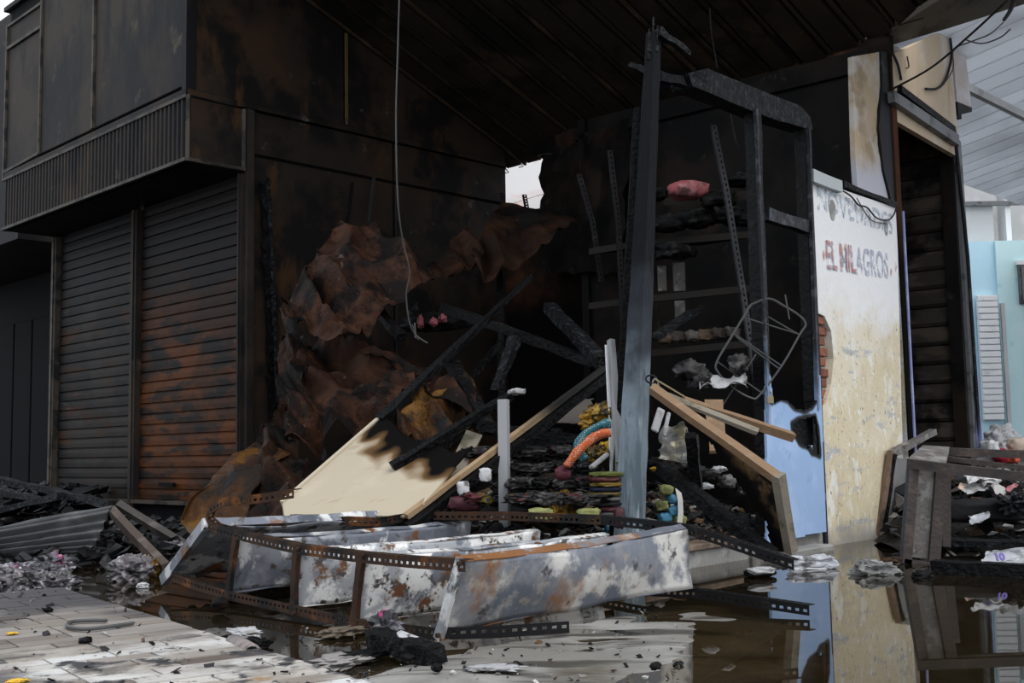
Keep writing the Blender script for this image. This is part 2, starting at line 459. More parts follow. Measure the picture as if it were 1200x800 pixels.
def curve(pts, n=6):
    """smooth path through points"""
    pts = [V(p) for p in pts]
    out = []
    for i in range(len(pts) - 1):
        a, b = pts[max(i - 1, 0)], pts[i]
        c, d = pts[i + 1], pts[min(i + 2, len(pts) - 1)]
        for k in range(n):
            t = k / n
            out.append(.5 * ((2 * b) + (c - a) * t + (2 * a - 5 * b + 4 * c - d) * t * t + (3 * b - a - 3 * c + d) * t ** 3))
    out.append(pts[-1])
    return out
def slotted(mb, path, fa, fb, wd=.04, pitch=.04):
    """slotted angle: two flanges with real holes along a path"""
    path = [V(p) for p in path]
    L = [0]
    for i in range(len(path) - 1):
        L.append(L[-1] + (path[i + 1] - path[i]).length)
    def P(s):
        for i in range(len(path) - 1):
            if s <= L[i + 1] or i == len(path) - 2:
                return path[i].lerp(path[i + 1], (s - L[i]) / max(1e-6, L[i + 1] - L[i]))
    n = max(1, int(L[-1] / pitch))
    pt_ = L[-1] / n
    for fl in (fa, fb):
        fl = V(fl).normalized()
        tv = (0, wd * .42, wd * .70, wd)
        for i in range(n):
            sv = [(i + f) * pt_ for f in (0, .24, .76, 1)]
            g = [[mb.bm.verts.new(P(s) + fl * t) for t in tv] for s in sv]
            for a in range(3):
                for b in range(3):
                    if a == 1 and b == 1:
                        continue
                    mb.bm.faces.new((g[a][b], g[a + 1][b], g[a + 1][b + 1], g[a][b + 1]))
    mb.solid = .0035
    return mb

# ================================================================== THE SETTING
# floor: concrete with a low hump in the foreground; flood water lies over it
mb = MB()
nx, ny = 190, 190
def floor_z(x, y):
    a = V((-.35, 3.2, 0)); b = V((.62, 4.75, 0)); p = V((x, y, 0))
    t = max(0, min(1, (p - a).dot(b - a) / (b - a).length_squared))
    d = (p - a.lerp(b, t)).length / (.92 - .22 * t) + .42 * noise.noise(V((x * 1.7, y * 1.7, 9)))
    hump = max(0.0, min(1, 1.25 - d))
    hump = hump * hump * (3 - 2 * hump)
    return -.055 + (.067 - .012 * t) * hump + .010 * noise.noise(V((x * 2.2, y * 2.2, 0))) + .006 * noise.noise(V((x * 6, y * 9, 3)))
rows = []
for j in range(ny + 1):
    y = 2.4 + 7.6 * j / ny
    rows.append([mb.bm.verts.new((-4.6 + 9.4 * i / nx, y, floor_z(-4.6 + 9.4 * i / nx, y))) for i in range(nx + 1)])
for j in range(ny):
    for i in range(nx):
        mb.bm.faces.new((rows[j][i], rows[j][i + 1], rows[j + 1][i + 1], rows[j + 1][i]))
for (x0, x1, y0, y1) in ((-30, 30, -25, 2.4), (-30, 30, 10.0, 45), (-30, -4.6, 2.4, 10.0), (4.8, 30, 2.4, 10.0)):
    mb.face([(x0, y0, -.055), (x1, y0, -.055), (x1, y1, -.055), (x0, y1, -.055)])
m_floor = M('wet_stained_concrete', (.20, .19, .17), [((.34, .33, .31), 1.3, .42, .6), ((.10, .085, .06), 1.1, .5, .64), ((.055, .05, .04), 3.0, .52, .62, (.35, 1.8, 1)), ((.42, .41, .39), 5, .62, .72, (.5, 1.4, 1)), ((.03, .028, .025), 18, .66, .74)], rough=.45, coords='world', bump=(22, .25), zgrad=((.045, .036, .022), -.012, -.035, .012, 6))  # low floor darkened in its colour to imitate light lost in deeper water
mb.build('floor', m_floor, kind='structure', base=(0, 0, 0), smooth=True)
# flood water
mb = MB()
mb.face([(-12, 1.0, 0), (9, 1.0, 0), (9, 20, 0), (-12, 20, 0)])
m_water = bpy.data.materials.new('murky_water')
m_water.use_nodes = True
t = m_water.node_tree; t.nodes.clear()
fr = t.nodes.new('ShaderNodeFresnel'); fr.inputs[0].default_value = 1.38
gl = t.nodes.new('ShaderNodeBsdfGlossy'); gl.inputs['Roughness'].default_value = .015; gl.inputs['Color'].default_value = (.95, .94, .92, 1)
tp = t.nodes.new('ShaderNodeBsdfTransparent'); tp.inputs[0].default_value = (.50, .42, .30, 1)
df = t.nodes.new('ShaderNodeBsdfDiffuse'); df.inputs[0].default_value = (.055, .043, .022, 1)
m0 = t.nodes.new('ShaderNodeMixShader'); m0.inputs[0].default_value = .15
mx = t.nodes.new('ShaderNodeMixShader'); oo = t.nodes.new('ShaderNodeOutputMaterial')
gg = t.nodes.new('ShaderNodeNewGeometry')
nz = t.nodes.new('ShaderNodeTexNoise'); nz.inputs['Scale'].default_value = 1.6; nz.inputs['Detail'].default_value = 2
bp = t.nodes.new('ShaderNodeBump'); bp.inputs['Strength'].default_value = .02; bp.inputs['Distance'].default_value = .02
t.links.new(gg.outputs['Position'], nz.inputs['Vector']); t.links.new(nz.outputs['Fac'], bp.inputs['Height'])
t.links.new(bp.outputs[0], gl.inputs['Normal']); t.links.new(bp.outputs[0], fr.inputs['Normal'])
t.links.new(tp.outputs[0], m0.inputs[1]); t.links.new(df.outputs[0], m0.inputs[2])
t.links.new(fr.outputs[0], mx.inputs[0]); t.links.new(m0.outputs[0], mx.inputs[1]); t.links.new(gl.outputs[0], mx.inputs[2])
t.links.new(mx.outputs[0], oo.inputs[0])
mb.build('water', m_water, kind='stuff', base=(0, 0, 0), label='shallow murky brown flood water lying over the market floor', cat='water')

# tiled walkway, lower left, one slab with its tiles
e0 = gr(118, 702, .05); e1 = gr(440, 800, .05)
ED = (e1 - e0).normalized(); EP = V((ED.y, -ED.x, 0))
if EP.x > 0: EP = -EP
mb = MB()
c0 = e0 - ED * .7
mb.prism([c0 + V((0, 0, -.006)), c0 + ED * 4.2 + V((0, 0, -.006)), c0 + ED * 4.2 + EP * 3.6 + V((0, 0, -.006)), c0 + EP * 3.6 + V((0, 0, -.006))], (0, 0, -.12))
m_grout = M('sooty_grout', (.12, .115, .11), [((.05, .048, .046), 4, .45, .6)], rough=.85, coords='world')
walk = mb.build('trim_1', m_grout, kind='structure', base=(e0.x, e0.y, 0))
TILEC = [(.62, .59, .55), (.74, .72, .69), (.50, .46, .42), (.24, .205, .18), (.66, .62, .565), (.38, .335, .30), (.78, .77, .75)]
m_tiles = []
for k, c in enumerate(TILEC):
    c = tuple(v * .82 for v in c)
    m_tiles.append(M('sooted_tile_%s' % 'abcdefg'[k], c, [((c[0] * .62, c[1] * .58, c[2] * .55), 2.4, .46, .62), ((c[0] * .30, c[1] * .29, c[2] * .28), 3.2, .50, .64, (1, 1, 1)), ((.045, .044, .048), 6, .545, .63), ((.03, .03, .032), 28, .60, .68), ((.30, .17, .07), 1.9, .62, .70)], rough=.5, coords='world', zgrad=[((c[0] * .45, c[1] * .41, c[2] * .385), e0.dot(ED) + 1.6, e0.dot(ED) + .9, 1.8, 1.3, tuple(ED)), ((.075, .070, .072), e0.dot(ED) + .75, e0.dot(ED) + .1, 3.4, 1.7, tuple(ED)), ((.080, .075, .078), e0.dot(EP) + .75, e0.dot(EP) + 1.25, 1.7, 2.1, tuple(EP))]))
tile_mesh = {}
RW = .105
r2 = random.Random(3)
cnt = 0
for i in range(-6, 33):
    a0 = i * RW
    b = -.0
    while b < 3.3:
        ln = r2.choice((.105, .21, .21, .315, .42))
        c = e0 + ED * (a0 + RW / 2) + EP * (b + ln / 2)
        k = r2.choice((0, 1, 1, 2, 3, 4, 4, 5, 6, 6))
        d = c - EYE
        wz = d.dot(FW)
        px, py = 600 + FOC * d.dot(RT) / wz, 400 - FOC * d.dot(UP) / wz
        if wz > 1 and px > -30 and py < 815 and cnt < 300:
            key = (ln, k)
            if key not in tile_mesh:
                t_ = MB()
                g = .004
                t_.box(-ED * (RW / 2 - g) - EP * (ln / 2 - g) + V((0, 0, -.012)), ED * (RW - 2 * g), EP * (ln - 2 * g), V((0, 0, .012)))
                bmesh.ops.recalc_face_normals(t_.bm, faces=t_.bm.faces)
                t_.bm.loops.layers.float_color.remove(t_.tint)
                me = bpy.data.meshes.new('tile'); t_.bm.to_mesh(me); t_.bm.free()
                me.materials.append(m_tiles[k]); tile_mesh[key] = me
            o = bpy.data.objects.new('tile', tile_mesh[key]); COL.objects.link(o)
            o.parent = walk
            o.location = c - walk.location + V((0, 0, r2.uniform(-.0015, .002)))
            cnt += 1
        b += ln

# ceiling: lean-to roof of ribbed sheets falling towards the stalls
ra, rb = onA(585, 170), onA(360, 0)
SL = (rb.z - ra.z) / ((ra - rb).dot(RD))
R_E = 3.3
def roof_z(r):
    return ra.z + SL * (((ra - CA0).dot(RD)) - r)
R_0 = -.85
mb = MB()
mb.hexa([A(R_0, .35, roof_z(R_0) + .07), A(R_E, .35, roof_z(R_E) + .07), A(2.9, -5.7, roof_z(2.9) + .07), A(R_0, -5.7, roof_z(R_0) + .07),
         A(R_0, .35, roof_z(R_0) + .11), A(R_E, .35, roof_z(R_E) + .11), A(2.9, -5.7, roof_z(2.9) + .11), A(R_0, -5.7, roof_z(R_0) + .11)])
ceil = mb.build('ceiling', m_roof, kind='structure')
pw = .31
k = 0
l = .3
r3 = random.Random(5)
while l > -5.5:
    mb = MB()
    l1 = l - pw + .012
    dz = r3.uniform(-.012, .012)
    re = min(3.6, 3.58 + (l + 2.93) * .25) + r3.uniform(-.04, .04)
    prof = [(0, .045), (.10, .045), (.14, 0), (.82, 0), (.86, .045), (1, .045)]
    n_ = 8
    g = []
    for i in range(n_ + 1):
        r = R_0 + (re - R_0) * i / n_
        g.append([mb.bm.verts.new(A(r, l + (l1 - l) * u, roof_z(r) + h + dz + .012 * noise.noise(V((r * 2, l * 3, 1))))) for u, h in prof])
    for i in range(n_):
        for j in range(5):
            mb.bm.faces.new((g[i][j], g[i + 1][j], g[i + 1][j + 1], g[i][j + 1]))
    mb.build('roof_panel', m_roof, ceil, solid=.008)
    # seam batten between the sheets
    mb = MB()
    mb.bar(A(R_0, l + .0, roof_z(R_0) + .012), A(re, l, roof_z(re) + .012), .03, .05, n=8, jit=.006, seed=k)
    mb.build('batten', m_roofbrown if k % 3 == 1 else m_roof, ceil)
    l -= pw
    k += 1
# soffit board at the valley between the two roofs
ZS = 4.08
def onZ(x, y, z):
    return pl(x, y, (0, 0, z), Z)
mb = MB()
mb.prism([onZ(*q, ZS) for q in ((868, 126), (905, 97), (1032, 43), (1097, 2), (1150, -30), (1240, -30), (1200, 5), (1112, 33), (1000, 66))], (0, 0, .05))
m_soffit = M('grey_brown_soffit', (.16, .14, .115), [((.30, .27, .24), 2.4, .48, .64, (1, .25, 1)), ((.04, .035, .03), 2.8, .5, .62, (1, .3, 1)), ((.42, .39, .35), 5, .66, .72, (1, .3, 1))], rough=.7, coords='world')
mb.build('ceiling_soffit', m_soffit, kind='structure')

# pale roof beyond, right
G1 = (LD + V((0, 0, -.19))).normalized()
p0 = at(1130, 185, 13.5)
nr2 = RD.cross(G1)
mb = MB()
q0 = pl(1112, 190, p0, nr2)
mb.box(q0 + G1 * .3 + Z * .08 - RD * 4.1, RD * 13, -G1 * 6.5, Z * .03)
roof2 = mb.build('ceiling_pale', m_lightroof, kind='structure')
for k in range(38):
    mb = MB()
    o_ = q0 + G1 * .3 - RD * 4.1 + RD * (k * .34)
    mb.box(o_ + RD * .012, RD * .316, -G1 * 6.5, Z * .05)
    mb.build('roof_sheet', m_lightroof, roof2)
# purlins under it
for k in range(2):
    mb = MB()
    a = q0 - RD * 3.8 - G1 * (1.2 + 2.2 * k) - Z * .06
    mb.bar(a, a + RD * 12, .06, .08)
    mb.build('purlin', m_greyconc, roof2)

# back wall behind the burnt stall, open at its left end
mb = MB()
mb.prism([A(3.3, -.78, -.05), A(3.3, -4.55, -.05), A(3.3, -4.55, roof_z(3.3) + .05), A(3.3, -.78, roof_z(3.3) + .05)], RD * .08)
mb.prism([A(3.3, .1, -.05), A(3.3, -.78, -.05), A(3.3, -.78, 2.9), A(3.3, .1, 2.9)], RD * .08)
bw = mb.build('wall_back', m_backwall, kind='structure')
for (l0, l1, z0, z1) in ((-2.9, -3.55, 2.15, 3.9), (-3.57, -4.2, 2.15, 3.9), (-2.9, -3.55, .2, 2.13), (-3.57, -4.2, .2, 2.13), (-1.7, -2.88, 1.9, 3.9)):
    mb = MB()
    mb.prism([A(3.285, l0, z0), A(3.285, l1, z0), A(3.285, l1, z1), A(3.285, l0, z1)], RD * .03)
    mb.build('wall_panel', m_backwall, bw, bevel=.006)

# daylight beyond the gap: a stained white building across the way
o = thing('building', at(620, 330, 24), 'stained white building seen through the gap under the sooty roof', 'building')
mb = MB()
f0 = at(520, 160, 24); f1 = at(720, 160, 25)
fd = (f1 - f0); fd.z = 0
mb.prism([V((f0.x - 4, f0.y - .3, 0)), V((f1.x + 4, f1.y + .3, 0)), V((f1.x + 4, f1.y + .3, 12)), V((f0.x - 4, f0.y - .3, 12))], V((0, .4, 0)))
mb.build('wall', m_outside, o)
mb = MB()
mb.bar(at(560, 247, 23.8), at(700, 205, 24.3), .10, .12)
mb.build('ledge', m_outside, o)
bz = thing('razor_wire', at(600, 195, 23.5), 'coil of dark wire crossing the bright gap before the white building', 'wire')
mb = MB()
for (a, b, c) in (((560, 184), (600, 183), (640, 160)), ((560, 198), (605, 190), (650, 150))):
    mb = MB(); mb.tube(curve([at(a[0], a[1], 23.5), at(b[0], b[1], 23.5), at(c[0], c[1], 23.5)], 8), .028, 5); mb.build('wire', m_wire, bz)
mb = MB()
for (x, y) in ((588, 186), (598, 187), (617, 181), (627, 174), (592, 197), (609, 190)):
    mb.tube([at(x, y, 23.5), at(x + 4, y + 5, 23.5), at(x - 1, y + 6, 23.5)], .014, 4)
mb.build('barb', m_wire, bz, kind='stuff')

# ================================================================== LEFT STALL, two storeys, shuttered
st = thing('market_stall', A(0, 0, 0), 'two storey smoke-blackened market stall with two rusty roller shutters under a fluted canopy', 'stall')
RC = -.563
ZB, ZT, ZR = 3.24, 3.83, 5.8
LE = 4.06
# plinth and sill
mb = MB(); mb.box(A(.06, .02, -.05), RD * 2.9, LD * 3.94, Z * .31); mb.build('plinth', m_darktrim, st)
mb = MB(); mb.box(A(-.03, .02, .25), RD * .1, LD * 3.92, Z * .035); mb.build('sill', m_trim, st)
# shutters
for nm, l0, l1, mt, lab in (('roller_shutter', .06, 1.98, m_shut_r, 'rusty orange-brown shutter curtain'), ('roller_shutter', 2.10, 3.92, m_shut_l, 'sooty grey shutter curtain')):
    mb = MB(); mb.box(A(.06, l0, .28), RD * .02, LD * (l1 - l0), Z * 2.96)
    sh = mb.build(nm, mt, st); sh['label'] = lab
    nS = 28
    hS = 2.95 / nS
    prof = [(0, .0), (.014, .07), (.017, .5), (.014, .90), (0, .97)]
    base = None
    for k in range(nS):
        if base is None:
            mb = MB()
            g = []
            for e in (l0, l1):
                g.append([mb.bm.verts.new(A(.058 - d, e, .285 + hS * f * .97)) for d, f in prof])
            for i in range(len(prof) - 1):
                mb.bm.faces.new((g[0][i], g[0][i + 1], g[1][i + 1], g[1][i]))
            mb.bm.faces.new(g[0]); mb.bm.faces.new(g[1][::-1])
            base = mb.build('slat', mt, sh)
        else:
            copy_of(base, sh, (0, 0, hS * k))
    if l0 < 1:
        mb = MB(); mb.box(A(.02, 1.2, .42), -RD * .03, LD * .28, Z * .035); mb.build('handle', m_darktrim, sh)
for l0, l1, dz in ((-.0, .06, 0), (1.98, 2.10, 0), (3.92, 4.04, 0)):
    mb = MB(); mb.box(A(-.02, l0, .22), RD * .09, LD * (l1 - l0), Z * 3.0)
    mb.box(A(-.035, l0 + (l1 - l0) * .3, .22), RD * .02, LD * (l1 - l0) * .4, Z * 3.0)
    mb.build('guide_rail', m_trim if l1 > 3 else m_facade, st)
# canopy: soffit, end, fluted fascia
mb = MB(); mb.box(A(RC + .02, .01, ZB), RD * (-RC + .09), LD * (LE - .02), Z * .03); mb.build('soffit', m_soot, st)
mb = MB(); mb.box(A(RC + .02, .0, ZB), RD * .03, LD * LE, Z * (ZT - ZB))
fa = mb.build('fascia', m_facade, st)
nF = 52
mb = MB(); mb.prism([A(RC + .02, .03, ZB + .03), A(RC - .012, .03 + .018, ZB + .03), A(RC - .012, .03 + .046, ZB + .03), A(RC + .02, .03 + .064, ZB + .03)], Z * (ZT - ZB - .06))
f_ = mb.build('slat', m_facade, fa)
for k in range(1, nF):
    copy_of(f_, fa, LD * (k * (LE - .06) / nF))
for z0, hh in ((ZB, .03), (ZT - .03, .03)):
    mb = MB(); mb.box(A(RC - .022, -.012, z0), RD * .04, LD * (LE + .02), Z * hh); mb.build('fascia_trim', m_trim, st)
mb = MB(); mb.box(A(RC + .03, -.004, ZB + .02), RD * (-RC - .04), LD * .02, Z * (ZT - ZB - .04)); mb.build('canopy_end', m_sidewall, st)
for a, b in ((A(RC, -.01, ZB + .015), A(0, -.01, ZB + .015)), (A(RC + .01, -.01, ZB), A(RC + .01, -.01, ZT)), (A(0, -.012, ZB), A(0, -.012, ZT - .02))):
    mb = MB(); mb.bar(a, b, .035, .03); mb.build('canopy_end_trim', m_trim, st)
# upper storey, front
mb = MB(); mb.box(A(RC + .035, .03, ZT), RD * .05, LD * (LE - .03), Z * (ZR - ZT)); mb.build('upper_wall', m_darktrim, st)
zt2 = 3.92
for l0, l1, z0, z1 in ((.06, 1.80, zt2, ZR), (1.84, 3.08, zt2, ZR), (3.12, LE - .04, zt2 - .02, 5.30), (3.12, LE - .04, 5.34, 5.56)):
    mb = MB(); mb.box(A(RC, l0, z0), RD * .05, LD * (l1 - l0), Z * (z1 - z0)); mb.build('upper_panel', m_facade, st, bevel=.008)
for a, b, ww in ((A(RC - .01, 1.82, zt2), A(RC - .01, 1.82, ZR), .035), (A(RC - .01, 3.10, zt2), A(RC - .01, 3.10, ZR), .03), (A(RC - .01, LE - .02, ZT), A(RC - .01, LE - .02, 5.6), .035),
                 (A(RC - .01, 3.1, 5.32), A(RC - .01, LE, 5.32), .035), (A(RC - .01, 3.1, 5.58), A(RC - .01, LE, 5.58), .03), (A(RC - .01, 3.1, 3.93), A(RC - .01, LE, 3.9), .03)):
    mb = MB(); mb.bar(a, b, ww, ww * .8, up=RD); mb.build('mullion', m_trim, st)
mb = MB(); mb.box(A(RC - .02, -.01, ZT), RD * .05, LD * LE, Z * .05); mb.build('band', m_facade, st)
mb = MB(); mb.box(A(RC - .02, -.02, ZT), RD * .10, LD * .07, Z * (ZR - ZT)); mb.build('corner_post', m_facade, st)
mb = MB(); mb.box(A(RC - .02, -.02, ZR - .02), RD * .4, LD * (LE + .1), Z * .05); mb.build('eave', m_facade, st)
# side wall running back
mb = MB(); mb.prism([A(0, .03, -.05), A(3.35, .03, -.05), A(3.35, .03, roof_z(3.35)), A(RC, .03, roof_z(RC)), A(RC, .03, ZT), A(0, .03, ZT)], LD * .06); mb.build('side_core', m_darktrim, st)
r405 = (onA(405, 90) - CA0).dot(RD); r460 = (onA(462, 220) - CA0).dot(RD)
def side_panel(r0, r1, z0, z1, roof=False):
    mb = MB()
    if roof:
        pts = [A(r0, 0, z0), A(r1, 0, z0), A(r1, 0, roof_z(r1) - .02), A(r0, 0, roof_z(r0) - .02)]
    else:
        pts = [A(r0, 0, z0), A(r1, 0, z0), A(r1, 0, z1), A(r0, 0, z1)]
    mb.prism(pts, LD * .04)
    mb.build('side_panel', m_sidewall, st, bevel=.008)
side_panel(RC + .08, r405 - .02, ZT + .05, 0, True)
side_panel(r405 + .01, 3.32, ZT + .05, 0, True)
side_panel(.06, r460 - .015, 3.42, ZT - .015)
side_panel(r460 + .015, 3.32, 3.42, ZT - .015)
side_panel(.06, r460 - .015, .05, 3.395)
side_panel(r460 + .015, 3.32, .05, 3.395)
mb = MB(); mb.bar(A(RC, -.012, ZT + .02), A(3.3, -.012, ZT + .02), .03, .05); mb.build('side_band', m_sidewall, st)
mb = MB(); mb.bar(A(r405, -.012, ZT + .06), A(r405, -.012, roof_z(r405) - .05), .025, .02, up=LD)
mb.build('batten', M('scorched_tan_batten', (.12, .075, .035), [((.04, .03, .02), 4, .5, .64)], rough=.7), st)
mb = MB(); mb.bar(A(.05, -.02, .05), A(.05, -.02, ZT - .02), .07, .06, up=LD); mb.build('corner_post', m_facade, st)
# broken bare angle strips standing on the side wall
# next stall to the left, set back and black
o = thing('neighbouring_stall', A(.9, 5.2, 0), 'black burnt-out neighbouring stall at the far left edge', 'stall')
mb = MB(); mb.box(A(.9, LE + .1, -.05), RD * .06, LD * 5.5, Z * 3.4); mb.build('back_panel', m_darktrim, o)
for k in range(6):
    mb = MB(); mb.box(A(.86, LE + .2 + .62 * k, .3), RD * .05, LD * .58, Z * 2.3); mb.build('shutter_panel', m_darktrim, o, bevel=.01)
mb = MB(); mb.box(A(.80, LE + .1, .18), RD * .12, LD * 4, Z * .10); mb.build('sill', m_facade, o)
mb = MB(); mb.box(A(-.35, LE + .12, 3.2), RD * 1.3, LD * 4.8, Z * 2.75); mb.build('upper_wall', m_facade, o)
mb = MB(); mb.box(A(.06, LE - .005, -.05), RD * .9, LD * .05, Z * 3.3); mb.build('partition', m_soot, o)

# ================================================================== RIGHT-HAND ROW
# painted wall
yw = thing('painted_wall', W(.7, .05, 0), 'peeling cream painted wall with faded red and blue lettering beside the blue panel', 'wall')
sB = (onW(1062, 400) - P1).dot(D1)
top0, top1 = onW(952, 210), onW(1049, 243)
# left edge carries a ragged break that bares the bricks
pts = [W(.0, 0, -.06), W(sB, 0, -.06), W(sB, 0, top1.z), W(.012, 0, top0.z)]
brk = []
for (x, y) in ((955, 366), (966, 370), (974, 388), (977, 420), (974, 450), (967, 474), (956, 478)):
    p = onW(x, y); brk.append(p)
lft = [W(.0, 0, brk[0].z)]
pts = pts + lft + brk[1:6] + [W(0, 0, brk[-1].z)]
mb = MB(); mb.prism(pts, N1 * .10)
mb.build('wall_slab', m_yellow, yw)
mb = MB(); mb.prism([W(.0, .06, brk[-1].z - .05), W(.22, .06, brk[-1].z - .05), W(.22, .06, brk[0].z + .05), W(.0, .06, brk[0].z + .05)], N1 * .04); mb.build('mortar', m_concrete, yw)
zb = brk[-1].z
k = 0
while zb < brk[0].z:
    mb = MB(); mb.box(W(.003, .015 + .012 * (k % 2), zb), D1 * (.19 if k % 2 else .13), N1 * .07, Z * .062); mb.build('brick', m_brick, yw, bevel=.006); zb += .075; k += 1
mb = MB(); mb.bar(W(-.022, .01, -.05), W(-.022, .01, top0.z + .02), .03, .05, up=D1); mb.build('edge_trim', M('dark_blue_black_edge', (.02, .021, .028), [((.12, .15, .24), 8, .6, .7)], rough=.6), yw)
mb = MB(); mb.bar(W(sB + .012, -.015, -.05), W(sB + .012, -.015, top1.z - .02), .03, .03, up=D1); mb.build('corner_trim', m_bluetrim, yw)
mb = MB(); mb.bar(onW(950, 206, -.02), onW(984, 219, -.02), .05, .09, up=Z, n=3, jit=.004); mb.build('cap', M('pale_grey_cap', (.42, .45, .46), rough=.6), yw)
mb = MB(); mb.bar(onW(984, 216, .02), onW(1046, 241, .02), .08, .04, up=Z, n=6, jit=.006); mb.build('coping', m_char, yw)
# holes knocked in the plaster
for (x, y, w_, h_) in ((975, 246, .055, .16), (1038, 266, .04, .14)):
    c = onW(x, y)
    mb = MB(); mb.prism([c + D1 * (w_ * math.cos(a) * (1 + .2 * math.sin(3 * a))) + Z * (h_ * .5 * math.sin(a) * 1.0) - N1 * .004 for a in [i * math.pi / 6 for i in range(12)]], N1 * .006); mb.build('plaster_chip', m_concrete, yw)
# writing
def writing(txt, x0, y0, x1, y1, hgt, mat, name, parent, off=.004, bold=.0, span=None):
    a, b = onW(x0, y0), onW(x1, y1)
    cu = bpy.data.curves.new(name, 'FONT'); cu.body = txt; cu.size = 1; cu.extrude = .002; cu.offset = bold
    cu.align_x = 'LEFT'
    ob = bpy.data.objects.new(name, cu); COL.objects.link(ob)
    bpy.context.view_layer.update()
    dg = bpy.context.evaluated_depsgraph_get()
    me = bpy.data.meshes.new_from_object(ob.evaluated_get(dg))
    bpy.data.objects.remove(ob)
    xs = [v.co.x for v in me.vertices]; ys = [v.co.y for v in me.vertices]
    wd, hg = max(xs) - min(xs), max(ys) - min(ys)
    if span: wd = span
    SPAN[txt] = wd
    dv = b - a
    root = parent.location
    for v in me.vertices:
        u = (v.co.x - min(xs)) / wd; t2_ = (v.co.y - min(ys)) / hg
        v.co = a + dv * u + Z * (hgt * t2_) - N1 * (off + v.co.z) - root
    me.materials.clear(); me.materials.append(mat)
    o = bpy.data.objects.new(name, me); COL.objects.link(o); o.parent = parent
    return o
SPAN = {}
def fade(name, c, lo, hi):
    m = M(name, c, rough=.8)
    t = m.node_tree
    bs = t.nodes['Principled BSDF']
    g_ = t.nodes.new('ShaderNodeNewGeometry')
    n_ = t.nodes.new('ShaderNodeTexNoise'); n_.inputs['Scale'].default_value = 16; n_.inputs['Detail'].default_value = 5
    r_ = t.nodes.new('ShaderNodeMapRange'); r_.inputs['From Min'].default_value = lo; r_.inputs['From Max'].default_value = hi
    t.links.new(g_.outputs['Position'], n_.inputs['Vector']); t.links.new(n_.outputs['Fac'], r_.inputs['Value']); t.links.new(r_.outputs[0], bs.inputs['Alpha'])
    return m
m_letblue = fade('faded_blue_lettering', (.55, .61, .69), .40, .74)
m_letred = fade('faded_red_lettering', (.64, .34, .31), .40, .70)
m_letlil = fade('faded_violet_lettering', (.53, .55, .65), .36, .68)
writing('NOVEDADES', 958, 245, 1046, 275, .17, m_letblue, 'lettering', yw, bold=.012)
writing('EL MILAGROS', 969, 316, 1041, 327, .215, m_letlil, 'lettering', yw, off=.003, bold=.02)
writing('EL MIL', 968, 314, 1040, 325, .205, m_letred, 'lettering', yw, off=.007, bold=.0, span=SPAN['EL MILAGROS'])
for (x, y) in ((965, 299), (1044, 320), (1049, 313)):
    c = onW(x, y)
    mb = MB(); mb.prism([c + D1 * .018 - N1 * .006, c + Z * .04 - N1 * .006, c - D1 * .018 - N1 * .006, c - Z * .04 - N1 * .006], N1 * .004); mb.build('painted_mark', m_letred, yw)
# loose cable on the wall
cb = thing('hanging_cable', onW(1020, 250, -.03), 'dark cable drooping over the top of the cream painted wall', 'cable')
mb = MB(); mb.tube(curve([onW(970, 214, -.03), onW(995, 228, -.03), onW(1006, 240, -.03), onW(1016, 243, -.03), onW(1027, 255, -.03), onW(1040, 258, -.03), onW(1047, 252, -.03), onW(1050, 244, -.03)], 5), .007, 5); mb.build('cable', m_wire, cb)
mb = MB(); mb.tube(curve([onW(1004, 232, -.03), onW(1020, 257, -.03), onW(1038, 262, -.03)], 5), .004, 5); mb.build('thin_wire', m_wire, cb)

# shop with the doorway
sp = thing('corner_shop', W(2.2, .3, 0), 'scorched corner shop with tan sign board above a doorway showing black board slats', 'shop')
wav = [(1000, 66), (1034, 60), (1033, 100), (1028, 130), (1029, 170), (1034, 200), (1042, 226), (1046, 240), (1006, 226), (1003, 180)]
mb = MB(); mb.prism([onW(x, y, .02) for x, y in wav], N1 * .05); mb.build('upper_board', m_burntboard, sp, bevel=.006)
mb = MB(); mb.prism([onW(x, y, -.0) for x, y in ((1033, 60), (1043, 62), (1046, 120), (1052, 244), (1046, 241), (1036, 200), (1030, 150), (1034, 100))], N1 * .05); mb.build('charred_edge', m_jamb, sp)
mb = MB(); mb.prism([onW(x, y, .0) for x, y in ((1041, 62), (1047, 62), (1056, 250), (1067, 610), (1060, 612), (1051, 250))], N1 * .08); mb.build('left_jamb', m_jamb, sp)
mb = MB(); mb.prism([onW(x, y, -.03) for x, y in ((1047, 62), (1112, 33), (1123, 156), (1049, 106))], N1 * .06); sg = mb.build('sign_board', m_signboard, sp, bevel=.008)
for pts_, mt in ((((1048, 106), (1124, 158), (1124, 170), (1049, 119)), m_jambgrey), (((1057, 100), (1120, 148), (1121, 156), (1057, 108)), m_char)):
    mb = MB(); mb.prism([onW(x, y, -.07) for x, y in pts_], N1 * .06); mb.build('lintel_rail', mt, sp)
mb = MB(); mb.prism([onW(x, y, -.01) for x, y in ((1049, 124), (1122, 171), (1121, 183), (1049, 141))], N1 * .05); mb.build('header', m_signboard, sp)
mb = MB(); mb.prism([onW(x, y, -.01) for x, y in ((1049, 118), (1124, 168), (1123, 173), (1049, 125))], N1 * .05); mb.build('header_rail', m_char, sp)
mb = MB(); mb.prism([onW(x, y, .0) for x, y in ((1120, 160), (1126, 166), (1154, 560), (1150, 600), (1144, 600), (1140, 480))], N1 * .10); mb.build('right_jamb', m_jambgrey, sp)
mb = MB(); mb.prism([onW(x, y, -.012) for x, y in ((1143, 440), (1147, 440), (1156, 600), (1150, 600))], N1 * .08); mb.build('jamb_trim', m_bluetrim, sp)
mb = MB(); mb.tube([onW(1119, 158, -.02), onW(1134, 300, -.02), onW(1151, 560, -.02)], .018, 6); mb.build('jamb_pipe', m_jamb, sp)
